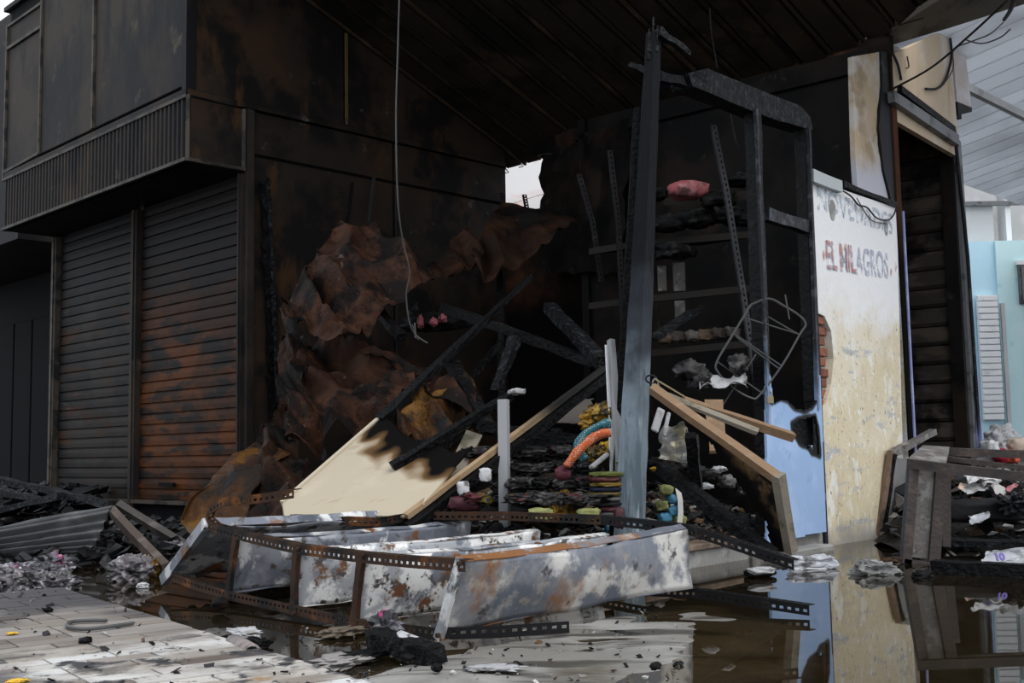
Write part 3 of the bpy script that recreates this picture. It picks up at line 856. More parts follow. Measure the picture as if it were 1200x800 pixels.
# side sign box
mb = MB()
b0 = onW(1114, 50, .0)
mb.prism([onW(x, y, .02) for x, y in ((1115, 44), (1131, 60), (1139, 128), (1122, 122))], N1 * .25); mb.build('sign_box', M('pale_scorched_box', (.52, .45, .42), [((.62, .58, .60), 3, .5, .66)], rough=.6), sp)
mb = MB(); mb.prism([onW(x, y, .015) for x, y in ((1122, 119), (1139, 126), (1139, 131), (1123, 135))], N1 * .26); mb.build('sign_box_base', m_jamb, sp)
# black cable ends on the sign
mb = MB(); mb.tube(curve([onW(1113, 40, -.05), onW(1115, 66, -.05), onW(1109, 90, -.05), onW(1100, 103, -.05), onW(1085, 104, -.05)], 5), .012, 5)
mb.tube(curve([onW(1046, 62, -.05), onW(1052, 76, -.05), onW(1056, 94, -.05)], 5), .012, 5)
mb.tube(curve([onW(1063, 66, -.05), onW(1065, 78, -.05), onW(1062, 80, -.05)], 4), .006, 4)
mb.build('burnt_wire', m_wire, sp)
# board-slatted wall inside the doorway
sw = (onW(1128, 300) - P1).dot(D1) + .02
mb = MB(); mb.box(W(sw + .03, .05, -.05), D1 * .05, N1 * 3.2, Z * 3.9); iw = mb.build('inner_wall', m_darktrim, sp)
hz = .176
for k in range(21):
    mb = MB(); mb.prism([W(sw, .06, .02 + hz * k), W(sw - .022, .06, .02 + hz * k + .03), W(sw - .006, .06, .02 + hz * (k + .94)), W(sw + .03, .06, .02 + hz * (k + .94))], N1 * 3.0)
    mb.build('slat', m_slatdark, iw)
mb = MB(); mb.box(W(sw - .05, .03, 0), D1 * .05, N1 * .12, Z * 3.7); mb.build('inner_post', m_soot, sp)
mb = MB(); mb.box(W(1.3, 3.0, -.05), D1 * 2.2, N1 * .08, Z * 4); mb.build('inner_back', m_soot, sp)
mb = MB(); mb.box(W(1.35, .1, -.05), D1 * .06, N1 * 3, Z * 4); mb.build('inner_partition', m_soot, sp)
mb = MB(); mb.box(W(1.3, .04, 3.75), D1 * 2.0, N1 * 3.1, Z * .06); mb.build('inner_ceiling', m_soot, sp)

# pale buildings far right
fb = thing('cyan_building', at(1180, 500, 17.4), 'pale cyan and blue building with a white slatted shutter far right', 'building')
def onB(x, y, d=15.0):
    return at(x, y, d)
def rect(x0, y0, x1, y1, Y, th, name, mat, par, bevel=0):
    Y = Y * 1.16
    a, b = at(x0, y0, Y), at(x1, y1, Y)
    mb = MB(); mb.box(V((a.x, Y, b.z)), V((b.x - a.x, 0, 0)), V((0, th, 0)), V((0, 0, a.z - b.z)))
    return mb.build(name, mat, par, bevel=bevel)
rect(1040, 285, 1205, 560, 15.0, .3, 'blue_wall', m_skyblue, fb)
rect(1166, 282, 1300, 560, 14.96, .3, 'cyan_wall', m_cyan, fb)
rect(1040, 150, 1300, 300, 15.75, .3, 'upper_wall', m_greyconc, fb)
ws = rect(1145, 346, 1176, 492, 14.93, .06, 'white_shutter', m_white, fb)
a, b = at(1145, 346, 17.28), at(1177, 492, 17.28)
hs = (a.z - b.z) / 20
for k in range(20):
    mb = MB(); mb.box(V((a.x, 17.26, b.z + hs * k + .012)), V((b.x - a.x, 0, 0)), V((0, .04, 0)), V((0, 0, hs - .02))); mb.build('slat', m_white, ws, bevel=.004)
rect(1173, 355, 1186, 500, 14.92, .05, 'bare_plaster_strip', m_greyconc, fb)
win = rect(1194, 308, 1240, 355, 14.90, .08, 'window', m_jambgrey, fb)
rect(1197, 312, 1236, 351, 14.88, .02, 'pane', M('dim_window_glass', (.16, .14, .14), rough=.15), win)
rect(1192, 305, 1242, 309, 14.88, .08, 'window_frame', m_white, fb)
cl = thing('concrete_column', at(1160, 560, 17.8), 'pale grey concrete column standing above the cyan wall at right', 'column')
rect(1128, 186, 1182, 560, 15.32, .4, 'shaft', m_greyconc, cl)
rect(1180, 180, 1197, 560, 15.30, .3, 'side_pilaster', m_white, cl)
rect(1130, 236, 1240, 239, 15.26, .05, 'joint_strip', m_jambgrey, cl)

# ---------------------------------------------------------- kerb under the burnt stall
kb = thing('concrete_kerb', W(-1.2, .2, 0), 'grey concrete kerb with a scorched top under the burnt stall front', 'kerb')
kz = onW(806, 640).z
mb = MB(); mb.box(W(-2.75, .03, -.06), D1 * 1.72, N1 * .22, Z * (kz + .03)); mb.build('kerb_block', m_concrete, kb, bevel=.012)
mb = MB(); mb.box(W(-2.78, .0, kz - .035), D1 * 1.74, N1 * .25, Z * .04); mb.build('kerb_cap', m_kerbtop, kb, bevel=.008)
mb = MB(); mb.box(W(-1.01, .012, -.06), D1 * .99, N1 * .24, Z * (kz + .03)); mb.build('kerb_block', m_concrete, kb, bevel=.012)
mb = MB(); mb.box(W(-.78, -.16, -.06), D1 * .55, N1 * .15, Z * .10); mb.build('kerb_step', m_concrete, kb, bevel=.012)

# ================================================================== THE BURNT STALL FRONT
def proj(P):
    d = V(P) - EYE
    wz = d.dot(FW)
    return (600 + FOC * d.dot(RT) / wz, 400 - FOC * d.dot(UP) / wz)
def inside(x, y, poly):
    c = False
    n = len(poly)
    for i in range(n):
        x1, y1 = poly[i]; x2, y2 = poly[(i + 1) % n]
        if (y1 > y) != (y2 > y) and x < (x2 - x1) * (y - y1) / (y2 - y1) + x1:
            c = not c
    return c
def pdist(x, y, line):
    best = 1e9
    for i in range(len(line) - 1):
        ax, ay = line[i]; bx, by = line[i + 1]
        dx, dy = bx - ax, by - ay
        t_ = max(0, min(1, ((x - ax) * dx + (y - ay) * dy) / max(1e-9, dx * dx + dy * dy)))
        best = min(best, math.hypot(x - ax - dx * t_, y - ay - dy * t_))
    return best
def burnt_panel(P, n, poly, burns, d0, core, cell, thick, name, mat, parent, holes=()):
    """flat panel with ragged burnt edges: outline given by points of its own plane, cells near a burn line are charred"""
    n = V(n).normalized()
    to2 = lambda q: pl(q[0], q[1], P, n)
    a = (Z - n * Z.dot(n)).normalized()
    b = a.cross(n)
    O = to2(poly[0])
    uv = lambda w_: ((w_ - O).dot(b), (w_ - O).dot(a))
    pp = [uv(to2(q)) for q in poly]
    bb = [[uv(to2(q)) for q in line] for line in burns]
    hh = [[uv(to2(q)) for q in h_] for h_ in holes]
    x0, x1 = min(p[0] for p in pp), max(p[0] for p in pp)
    y0, y1 = min(p[1] for p in pp), max(p[1] for p in pp)
    mb = MB()
    vs = {}
    def vert(i, j):
        if (i, j) not in vs:
            x, y = x0 + i * cell, y0 + j * cell
            v = mb.bm.verts.new(O + b * x + a * y)
            if bb:
                d = min(pdist(x, y, l_) for l_ in bb) + min(.6 * d0, .10) * noise.noise(V((x * 9, y * 9, 2)))
                v[mb.charl] = max(0, min(1, (core + d0 - d) / d0))
            vs[(i, j)] = v
        return vs[(i, j)]
    for i in range(int((x1 - x0) / cell) + 1):
        for j in range(int((y1 - y0) / cell) + 1):
            x, y = x0 + (i + .5) * cell, y0 + (j + .5) * cell
            if inside(x, y, pp) and not any(inside(x, y, h_) for h_ in hh):
                mb.bm.faces.new((vert(i, j), vert(i + 1, j), vert(i + 1, j + 1), vert(i, j + 1)))
    return mb.build(name, mat, parent, solid=thick)

sf = thing('stall_front', W(-.5, 0, kz), 'blackened timber stall front with two posts, charred beam and burnt pale blue panel', 'frame')
# beam
mb = MB(); bq = [onW(*q, -.02) for q in ((806, 86), (829, 98), (829, 80), (938, 124), (950, 137), (952, 152), (900, 137), (812, 101))]
mb.prism(bq, N1 * .14)
bmesh.ops.subdivide_edges(mb.bm, edges=[e for e in mb.bm.edges if e.calc_length() > .25], cuts=3)
for v in mb.bm.verts: v.co += noise.noise_vector(v.co * 9) * .008
mb.build('beam', m_ashwood, sf)
mb = MB(); mb.bar(onW(772, 90, .03), onW(812, 99, .03), .05, .055, n=8, jit=.006); mb.build('beam_end', m_char, sf)
# posts
mb = MB(); mb.bar(onW(882, 128, .02), onW(896, 560, .02), .065, .09, up=N1, n=14, jit=.004); mb.bar(onW(896, 560, .02), W((onW(896, 560) - P1).dot(D1), .02, kz), .065, .09, up=N1); mb.build('post', m_blackframe, sf)
mb = MB(); mb.bar(onW(886, 128, -.045), onW(901, 500, -.045), .028, .02, up=N1, n=16, jit=.003); mb.build('post_edge', m_framepale, sf)
mb = MB(); mb.bar(onW(939, 146, .02), onW(950, 470, .02), .06, .08, up=N1, n=12, jit=.004); mb.bar(onW(950, 470, .03), W(-.12, .04, kz), .07, .06, up=N1); mb.build('post', m_blackframe, sf)
mb = MB(); mb.bar(onW(947, 150, -.035), onW(958, 480, -.035), .026, .03, up=N1, n=16, jit=.002); mb.build('post_edge', m_framepale, sf)
mb = MB(); mb.bar(onW(897, 251, 0), onW(949, 268, 0), .06, .085, up=Z, n=6, jit=.005); mb.build('crossbar', m_framepale, sf)
# blue panel
poly = [(897, 438), (902, 440), (904, 470), (906, 476), (914, 468), (922, 470), (930, 478), (941, 481), (950, 477), (956, 469), (957, 440), (960, 440), (967, 622), (898, 637)]
burns = [[(903, 470), (914, 467), (922, 470), (930, 478), (941, 481), (950, 477), (956, 466)], [(927, 497), (934, 492), (954, 488), (957, 500), (959, 533), (950, 530), (946, 524), (935, 518), (928, 506), (927, 497)]]
hole = [(927, 497), (934, 492), (944, 490), (954, 487), (957, 500), (959, 533), (953, 531), (950, 520), (946, 526), (940, 520), (935, 519), (928, 506)]
burnt_panel(W(0, -.03, 0), N1, poly, burns, .022, .012, .011, .018, 'blue_panel', m_bluepaint, sf, [hole])
mb = MB(); mb.prism([onW(x, y, .02) for x, y in ((922, 485), (962, 482), (964, 545), (925, 540))], N1 * .01); mb.build('hole_backing', m_char, sf)  # black sheet set behind the hole in the blue panel

# tall leaning corner post
B0 = W((onW(738, 678) - P1).dot(D1), .02, -.02)
YP = B0.y
T0 = at(766, 40, YP + .12)
cp = thing('corner_post', B0, 'tall leaning timber post, pale blue below and charred black towards its splintered top', 'post')
wP = pxm(27, YP)
mb = MB(); mb.bar(B0, T0, wP, wP, up=(1, -.85, 0), n=26, jit=.0025, w2=wP * .5, t2=wP * .5, seed=4); mb.build('shaft', m_post, cp)
mb = MB()
for (x, y, a_, b_) in ((764, 62, 766, 20), (768, 60, 771, 30), (761, 70, 761, 34)):
    mb.bar(at(x, y, YP + .1), at(a_, b_, YP + .1), .03, .03, n=5, jit=.004, w2=.006, t2=.006)
mb.build('splinter', m_ashwood, cp)
mb = MB(); mb.bar(at(771, 38, YP + .10), at(808, 62, YP + .25), .06, .05, n=8, jit=.007, w2=.02, t2=.025); mb.build('charred_stub', m_ashwood, cp)
mb = MB(); mb.bar(at(765, 84, YP + .12), at(739, 76, YP + .3), .05, .04, n=6, jit=.007, w2=.02, t2=.02); mb.build('charred_stub', m_ashwood, cp)
mb = MB(); mb.bar(at(759, 90, YP + .16), at(757, 137, YP + .16), .045, .045, n=4, jit=.004); mb.build('cleat', m_char, cp)
mb = MB(); mb.bar(at(751, 130, YP + .2), at(724, 640, YP + .2), .085, .07, n=12, jit=.004, w2=.105); mb.build('rear_stud', m_char, cp)
# hasp and padlock on the post
def padlock(x, y, Y, lab, s=1.0):
    c = at(x, y, Y)
    o = thing('padlock', c, lab, 'padlock')
    mb = MB(); mb.box(c + V((-.022 * s, -.012, -.06 * s)), V((.044 * s, 0, 0)), V((0, .024, 0)), V((0, 0, .05 * s))); mb.build('body', m_brass, o, bevel=.004)
    mb = MB(); mb.tube([c + V((.015 * s * math.cos(a), 0, -.01 * s + .03 * s * math.sin(a))) for a in [i * math.pi / 8 for i in range(9)]], .005, 6); mb.build('shackle', m_steel, o)
    return o
padlock(768, 448, YP - .12, 'old padlock hanging from the hasp on the leaning blue post')
padlock(902, 462, onW(902, 462).y - .12, 'dull padlock hanging on the blackened post above the blue panel')
o = thing('hasp', at(764, 446, YP - .1), 'dark ring hasp screwed to the leaning blue post', 'hasp')
mb = MB(); cc = at(763, 444, YP - .11); mb.tube([cc + V((.028 * math.cos(a), .01 * math.sin(a), .022 * math.sin(a))) for a in [i * math.pi / 8 for i in range(16)]], .006, 5, closed=True); mb.build('ring', m_wire, o)
mb = MB(); mb.bar(cc + V((.02, -.01, -.0)), cc + V((.17, -.05, -.10)), .03, .008); mb.build('strap', m_brass, o)

# thin pale planks standing in the rubble
def single_bar(name, label, cat, p, q, w_, t_, mat, group=None, **k):
    mb = MB(); mb.bar(p, q, w_, t_, **k)
    return mb.build(name, mat, None, label=label, cat=cat, group=group)
single_bar('plank', 'pale grey split plank standing close behind the leaning blue post', 'plank', at(731, 640, 6.3), at(716, 398, 6.45), .085, .03, m_lightstud, up=(1, .3, 0), n=5, jit=.003, w2=.05)
single_bar('batten', 'narrow white-edged batten standing beside the pale split plank', 'batten', at(722, 640, 6.42), at(712, 404, 6.5), .02, .03, m_white, up=(1, .3, 0), n=4, jit=.002)
single_bar('metal_stud', 'short grey metal stud standing upright amid the charred rubble', 'stud', at(592, 640, 6.45), at(590, 468, 6.5), .055, .045, m_lightstud, up=(.4, 1, 0))
mb = MB(); mb.bar(at(508, 602, 6.35), at(556, 508, 6.9), .10, .02, up=(0, -1, .4), n=4, jit=.004); mb.build('plank', m_lath, None, label='short weathered plank leaning on rubble beneath the scorched door stile', cat='plank')

# burnt hollow door lying across the rubble
dA, dB, dC = at(333, 604, 6.6), at(480, 603, 6.1), at(448, 488, 7.35)
dn = (dB - dA).cross(dC - dA).normalized()
bd = thing('burnt_door', dA, 'cream hollow door with its upper skin burnt away, lying slanted on the rubble', 'door')
poly = [(331, 588), (446, 487), (458, 494), (470, 508), (486, 516), (508, 518), (532, 532), (556, 522), (497, 590), (474, 606), (333, 606)]
burns = [[(446, 484), (462, 500), (474, 515), (490, 522), (510, 524), (534, 540), (566, 524)]]
burnt_panel(dA, dn, poly, burns, .20, .07, .014, .012, 'skin', m_board, bd)
on_d = lambda x, y: pl(x, y, dA, dn)
mb = MB(); mb.bar(on_d(331, 590), on_d(448, 488), .03, .035, up=dn, n=4); mb.build('edge_strip', M('pale_door_edge', (.50, .43, .32), rough=.6), bd)
tipL = at(622, 324, 8.1)
mb = MB(); mb.bar(on_d(446, 492), tipL, .085, .045, up=dn, n=14, jit=.007, w2=.035, t2=.03); mb.build('stile', m_char, bd)['label'] = 'fully charred stile'
tipR = at(708, 431, 7.1)
mb = MB(); mb.bar(on_d(476, 605), tipR, .036, .03, up=dn, n=14, jit=.002, w2=.03); s1 = mb.build('stile', M('half_burnt_stile', (.34, .235, .135), [((.25, .155, .08), 5, .5, .66), ((.06, .04, .03), 5, .62, .74)], rough=.6, zgrad=((.008, .007, .0065), .78, .98, .1)), bd)
s1['label'] = 'long pale stile charred towards its tip'
off = dn * .0 + V((.006, .0, -.055))
mb = MB(); mb.bar(on_d(478, 607) + off, tipR + off, .055, .05, up=dn, n=14, jit=.006); mb.build('charred_core', m_char, bd)
mb = MB(); mb.bar(on_d(462, 552) + dn * .03, on_d(600, 468) + dn * .03, .05, .04, up=dn, n=8, jit=.006); mb.build('rail', m_char, bd)

# charred poles of the collapsed frame
def pole(x1, y1, Y1, x2, y2, Y2, w_, label, mat=None, w2=None):
    mb = MB(); mb.bar(at(x1, y1, Y1), at(x2, y2, Y2), w_, w_ * .8, n=10, jit=.006, w2=w2, t2=(w2 * .8 if w2 else None), seed=int(x1 + y1))
    return mb.build('charred_pole', mat or m_char, None, label=label, cat='pole')
pole(520, 360, 8.6, 706, 428, 7.6, .075, 'long charred pole sloping down right from the rusty sheets to the post')
pole(644, 360, 8.4, 706, 424, 7.5, .09, 'short thick charred pole standing slanted left of the leaning post', m_ashwood)
pole(604, 396, 8.0, 580, 458, 7.8, .085, 'stubby ash-grey charred pole tilted over the middle of the rubble', m_ashwood, .05)
pole(526, 420, 7.8, 574, 505, 7.2, .085, 'charred pole propped under the burnt door stile', m_char)
pole(586, 318, 9.4, 588, 470, 8.6, .05, 'thin upright charred pole behind the rubble below the bright gap')
pole(556, 500, 7.4, 498, 532, 7.0, .07, 'low charred pole lying behind the cream door')
pole(440, 360, 8.5, 470, 395, 8.0, .07, 'charred pole end poking out below the large upper rusty sheet')
pole(588, 400, 8.8, 545, 450, 8.6, .05, 'thin charred pole crossing behind the ash-grey stub')
single_bar('charred_plank', 'flat charred plank slanting up beside the leaning post under the shelves', 'plank', at(764, 398, 7.4), at(813, 365, 7.9), .09, .03, m_ashwood, n=6, jit=.005)
mb = MB(); mb.bar(at(610, 512, 7.2), at(660, 530, 6.9), .07, .06, n=8, jit=.006); mb.build('charred_pole', m_char, None, label='charred pole lying on the rubble left of the teal cloth', cat='pole')
mb = MB(); mb.bar(at(560, 498, 7.1), at(700, 520, 7.0), .06, .06, n=8, jit=.008); mb.build('charred_pole', m_char, None, label='long charred pole lying on the rubble under the leaning hardboard', cat='pole')

# slotted angles standing inside
def angle_thing(pts, fa, fb, mat, label, wd=.04, name='slotted_angle'):
    mb = MB(); slotted(mb, pts, fa, fb, wd)
    return mb.build(name, mat, None, label=label, cat='angle bar')
angle_thing([at(833, 146, 7.6), at(848, 220, 7.6), at(866, 330, 7.6), at(884, 452, 7.5)], (1, .2, 0), (0, 1, 0), m_anglelight, 'bent grey slotted angle bar leaning left of the blackened front post')
angle_thing([at(712, 176, 8.6), at(722, 260, 8.6), at(728, 400, 8.6)], (1, .2, 0), (0, 1, 0), m_angledark, 'dark slotted angle bar standing just left of the leaning post')
angle_thing([at(676, 204, 9.0), at(692, 260, 9.0), at(702, 330, 9.0)], (1, .2, 0), (0, 1, 0), m_angledark, 'dark slotted angle bar second left of the leaning post')
angle_thing([onA(437, 204, -.1), onA(430, 262, -.1)], RD, -LD, m_anglelight, 'short angle bar leaning on the side wall, right one of two')
angle_thing([onA(411, 214, -.1), onA(404, 266, -.1)], RD, -LD, m_angledark, 'short angle bar leaning on the side wall, left one of two')
angle_thing([at(586, 226, 10.2), at(590, 262, 10.0)], (1, 0, 0), (0, 1, 0), m_angledark, 'stub of angle bar below the bright gap, at its left side')
angle_thing([at(612, 228, 10.2), at(616, 250, 10.0)], (1, 0, 0), (0, 1, 0), m_angledark, 'stub of angle bar below the bright gap, at its right side')
# charred upright by the shutter corner, blistered
cu_ = thing('charred_upright', onA(320, 505, -.06), 'blistered charcoal upright standing against the sooty side wall', 'post')
mb = MB(); mb.bar(onA(321, 508, -.07), onA(309, 212, -.07), .06, .05, up=LD, n=40, jit=.010, seed=9); mb.build('shaft', m_char, cu_)
mb = MB(); mb.bar(onA(327, 508, -.10), onA(314, 208, -.10), .028, .03, up=LD, n=60, jit=.008, seed=11); mb.build('blistered_edge', m_ashwood, cu_)

# dark sheet below the gap, hanging soot strip
mb = MB(); mb.sheet(A(3.0, -.80, 2.5), A(2.6, -2.2, 2.3), A(2.7, -2.3, 3.75), onF(634, 183, 3.05), 16, 16, .05, 21, 2.5, .02)
mb.build('hanging_sheet', m_soot, None, label='flat black sheet leaning at the right side of the bright gap', cat='sheet')
zt_ = roof_z(3.4)
pts = [(560, 150), (585, 173), (596, 174), (606, 177), (616, 178), (628, 182), (640, 180), (662, 178), (690, 188), (690, 110), (585, 140)]
mb = MB(); mb.prism([onF(x, y, 3.38) for x, y in pts], RD * .02); mb.build('hanging_sheet', m_soot, None, label='ragged sooty sheet hanging from the roof along the top of the gap', cat='sheet')

# crumpled rusty sheets
def rusty(name, q, amp, seed, mat, label, nu=64, nv=64, scale=2.6, rag=.025, **k):
    mb = MB(); mb.sheet(at(*q[0]), at(*q[1]), at(*q[2]), at(*q[3]), nu, nv, amp, seed, scale, rag, **k)
    return mb.build(name, mat, None, label=label, cat='sheet metal', smooth=False)
rusty('rusty_sheet', ((334, 350, 8.2), (398, 408, 7.9), (515, 312, 8.5), (398, 262, 9.1)), .17, 1, m_rustsheet, 'large crumpled rust-brown sheet hanging slanted against the side wall')
rusty('rusty_sheet', ((380, 290, 8.9), (408, 350, 8.5), (470, 320, 8.9), (440, 264, 9.2)), .10, 2, m_rustdark, 'dark folded rusty sheet tucked behind the large slanted one')
rusty('rusty_sheet', ((552, 300, 9.2), (574, 330, 8.9), (678, 262, 9.4), (590, 232, 10.0)), .11, 3, m_rustdark, 'crumpled rusty sheet sticking out just under the bright gap')
rusty('rusty_sheet', ((500, 312, 9.0), (512, 330, 8.9), (566, 306, 9.2), (545, 268, 9.6)), .10, 4, m_rustdark, 'small torn rusty sheet between the two big hanging ones', nu=44, nv=44)
rusty('rusty_sheet', ((338, 520, 7.6), (448, 512, 7.5), (510, 432, 8.3), (352, 385, 8.7)), .24, 5, m_rustsheet, 'big deeply creased rusty sheet piled behind the cream door')
rusty('rusty_sheet', ((420, 420, 8.2), (505, 455, 8.0), (520, 425, 8.4), (440, 395, 8.6)), .14, 6, m_rustdark, 'twisted rusty sheet ridge on top of the creased sheet pile', nu=50, nv=40)
rusty('rusty_sheet', ((462, 525, 7.1), (556, 545, 6.9), (566, 468, 7.6), (500, 440, 7.9)), .20, 7, m_rustgold, 'crumpled brown and gold sheet in the burnt hole of the door')
rusty('rusty_sheet', ((498, 452, 7.5), (560, 482, 7.3), (552, 450, 7.6), (515, 438, 7.8)), .06, 8, m_rustsheet, 'small reddish bent sheet lying under the charred stile', nu=36, nv=26)
rusty('rusty_sheet', ((211, 604, 7.2), (242, 634, 6.9), (338, 535, 7.6), (300, 510, 7.9)), .08, 9, m_rustgold, 'long orange and gold rusted panel sloping down beside the shutters', scale=1.6)
rusty('rusty_sheet', ((250, 622, 6.9), (350, 612, 6.8), (362, 540, 7.5), (302, 508, 7.9)), .22, 10, m_rustdark, 'black crumpled sheet behind the left end of the fallen rack')
rusty('rusty_sheet', ((300, 520, 7.9), (350, 540, 7.7), (352, 480, 8.2), (330, 470, 8.4)), .10, 12, m_rustdark, 'dark rusty sheet lip bent below the charcoal upright', nu=40, nv=40)
rusty('rusty_sheet', ((326, 470, 8.2), (360, 480, 8.0), (352, 360, 8.8), (332, 350, 9.0)), .10, 13, m_rustdark, 'upright narrow rusty sheet right of the charcoal upright', nu=40, nv=50)
rusty('hardboard_sheet', ((622, 500, 7.1), (694, 492, 7.2), (696, 462, 7.6), (650, 470, 7.6)), .02, 14, M('grey_hardboard', (.085, .075, .065), [((.13, .115, .10), 3, .5, .66), ((.03, .028, .026), 4, .55, .7)], rough=.7), 'grey-brown hardboard sheet leaning left of the pale split plank', nu=10, nv=10)

# ================================================================== FALLEN SHELF RACK
rk_a, rk_b = gr(190, 684, .05), gr(515, 750, .02)
ud = (rk_b - rk_a); ud.z = 0; ud.normalize()
pn = V((ud.y, -ud.x, 0))
on_r = lambda x, y, off=0.0: pl(x, y, rk_b + pn * off, pn)
rb2 = gr(810, 697, .05)
vv = rb2 - rk_b; vv.z = 0
rack = thing('shelf_rack', rk_b, 'burnt galvanised shelf rack fallen on its side in the water, rusty slotted posts', 'shelf rack')
FB = [(515, 748), (416, 732), (345, 716), (268, 698), (194, 680)]
FT = [(541, 655), (425, 648), (349, 640), (278, 628), (243, 613)]
fb_ = [on_r(*q) for q in FB]
ft_ = [on_r(*q) for q in FT]
up_len = [.30] * 5
mats = [m_shelfrust, m_shelfwhite, m_shelfwhite, m_shelf, m_shelf]
bb_, bt_ = [], []
for k in range(5):
    b = fb_[k] + vv + Z * .012
    tt = ft_[k] + vv
    if k == 0:
        b = pl(811, 692, rb2, -pn); tt = pl(805, 616, rb2 , -pn)
    if k == 1:
        tt = pl(706, 603, bb_[0] - ud * .42, -pn) if False else tt
    bb_.append(b); bt_.append(tt)
for k in range(5):
    mb = MB()
    low = .012
    q00, q10, q11, q01 = fb_[k] + Z * low, bb_[k] - Z * (.004 if k else -.01), bt_[k] - Z * .012, ft_[k] - Z * .012
    mb.sheet(q00, q10, q11, q01, 30, 12, .022, 30 + k, 2.2, .004, thick=.004, ridge=False, shape=lambda u, v: Z * (.010 * math.sin(math.pi * u) * (1 - v) - .012 * math.sin(math.pi * u) * v) + ud * (.03 * math.sin(math.pi * u) * math.sin(math.pi * v)))
    sh = mb.build('shelf', mats[k], rack, smooth=True)
    # turned lips of the tray
    nm = (q10 - q00).cross(q01 - q00).normalized()
    if nm.dot(-ud) < 0: nm = -nm
    for a, b, nm2, sg in ((q01, q11, 'top_lip', -1), (q00, q10, 'bottom_lip', 1)):
        mb = MB()
        n_ = 24
        g = []
        for i in range(n_ + 1):
            u = i / n_
            v = 1.0 if nm2 == 'top_lip' else 0.0
            p = a.lerp(b, u) + Z * (.010 * math.sin(math.pi * u) * (1 - v) - .012 * math.sin(math.pi * u) * v)
            wv = .006 * noise.noise(V((u * 9, k, 3)))
            g.append((mb.bm.verts.new(p + Z * wv), mb.bm.verts.new(p + nm * .042 + Z * (wv + .004 * noise.noise(V((u * 14, k, 8)))))))
        for i in range(n_):
            mb.bm.faces.new((g[i][0], g[i + 1][0], g[i + 1][1], g[i][1]))
        mb.build(nm2, mats[k], sh, solid=.004)
    mb = MB(); mb.bar(fb_[k] - pn * -.004, ft_[k] + pn * .004, .034, .022, up=pn, n=8, jit=.002); mb.build('front_lip', m_angle if k in (1, 2, 3) else m_shelf, sh)
# posts of the rack
def rack_post(pts, fa, fb, mat, label=None):
    mb = MB(); slotted(mb, pts, fa, fb, .042, .036)
    o = mb.build('post', mat, rack)
    if label: o['label'] = label
    return o
f = .012
top = [on_r(312, 574, f), on_r(285, 580, f), on_r(262, 583, f), on_r(246, 592, f), on_r(241, 606, f), on_r(250, 614, f), on_r(296, 626, f), on_r(350, 638, f), on_r(425, 647, f), on_r(480, 652, f), on_r(545, 656, f)]
top[0] += vv * .10; top[1] += vv * .05
rack_post(top, (0, 0, -1), -pn, m_angle, 'rusty front post with a curled end')
rack_post([on_r(190, 676, f), on_r(226, 690, f), on_r(268, 703, f), on_r(345, 720, f), on_r(418, 737, f), on_r(517, 750, f)], (0, 0, -1) if False else (0, 0, 1), -pn, m_angle)
rack_post([on_r(512, 749, f), gr(580, 747, .02), gr(667, 741, .02)], (0, 0, 1), (.1, 1, 0), m_angledark, 'blackened broken post end')
tb = [bt_[4] * .0 + at(340, 603, bt_[3].y), at(440, 607, bt_[2].y + .1), at(484, 600, 6.2), at(590, 600, 6.0), bt_[1].copy(), bt_[0] + Z * .004, at(930, 656, 4.7)]
tb[4] = at(704, 604, bt_[1].y if bt_[1].y < 5.8 else 5.6)
rack_post(tb[:5], (0, 0, -1), pn * -1, m_angle)
rack_post(tb[4:], (0, 0, -1), pn * -1, m_angledark)
rack_post([bb_[1] + Z * .02, bb_[0] + Z * .01, at(948, 709, 4.72)], (0, 0, -1), -pn, m_angledark)
mb = MB(); mb.bar(on_r(192, 680, .01), on_r(243, 612, .01), .05, .035, up=pn, n=6, jit=.003); mb.build('end_bracket', m_shelf, rack)
for q in ((515, 744), (418, 735), (346, 718), (268, 702), (540, 660), (426, 651), (350, 643)):
    mb = MB(); c = on_r(*q, .018); mb.tube([c, c + pn * .014], .009, 6); mb.build('bolt', m_angle, rack)

# ================================================================== RUBBLE
def heap_z(x, y):
    p = V((x, y, 0)) - P1
    s, n = p.dot(D1), p.dot(N1)
    if x > B0.x - .25:
        e = (n - .14) * 1.0
        if s > -.05: e = -1
    else:
        e = y - 6.1
    rA = (V((x, y, 0)) - CA0)
    la = rA.dot(LD)
    if la > -.03: return -1
    if rA.dot(RD) > 3.2: return -1
    e2 = (x + 1.75) * .9
    e = min(e, e2)
    if e < 0: return -1
    h = .14 + min(e, 2.4) * .34 + .10 * noise.noise(V((x * 1.7, y * 1.7, 4))) + .05 * noise.noise(V((x * 5, y * 5, 1)))
    if x > B0.x - .1: h = .12 + min(e, 1.8) * .22 + .06 * noise.noise(V((x * 2.5, y * 2.5, 4)))
    return h
mb = MB()
nx, ny = 110, 110
hx0, hx1, hy0, hy1 = -1.9, 2.6, 6.0, 11.4
g = []
for j in range(ny + 1):
    row = []
    for i in range(nx + 1):
        x, y = hx0 + (hx1 - hx0) * i / nx, hy0 + (hy1 - hy0) * j / ny
        z = heap_z(x, y)
        row.append(None if z < -.5 else mb.bm.verts.new((x, y, z)))
    g.append(row)
for j in range(ny):
    for i in range(nx):
        q = (g[j][i], g[j][i + 1], g[j + 1][i + 1], g[j + 1][i])
        if all(q): mb.bm.faces.new(q)
mb.build('ash_mound', m_mound, None, kind='stuff', label='mound of black ash and char filling the burnt stall', cat='ash')
def hit(x, y, y0=5.9, y1=11):
    Y = y0
    while Y < y1:
        p = at(x, y, Y)
        if heap_z(p.x, p.y) >= p.z: return p
        Y += .02
    return at(x, y, 7.0)
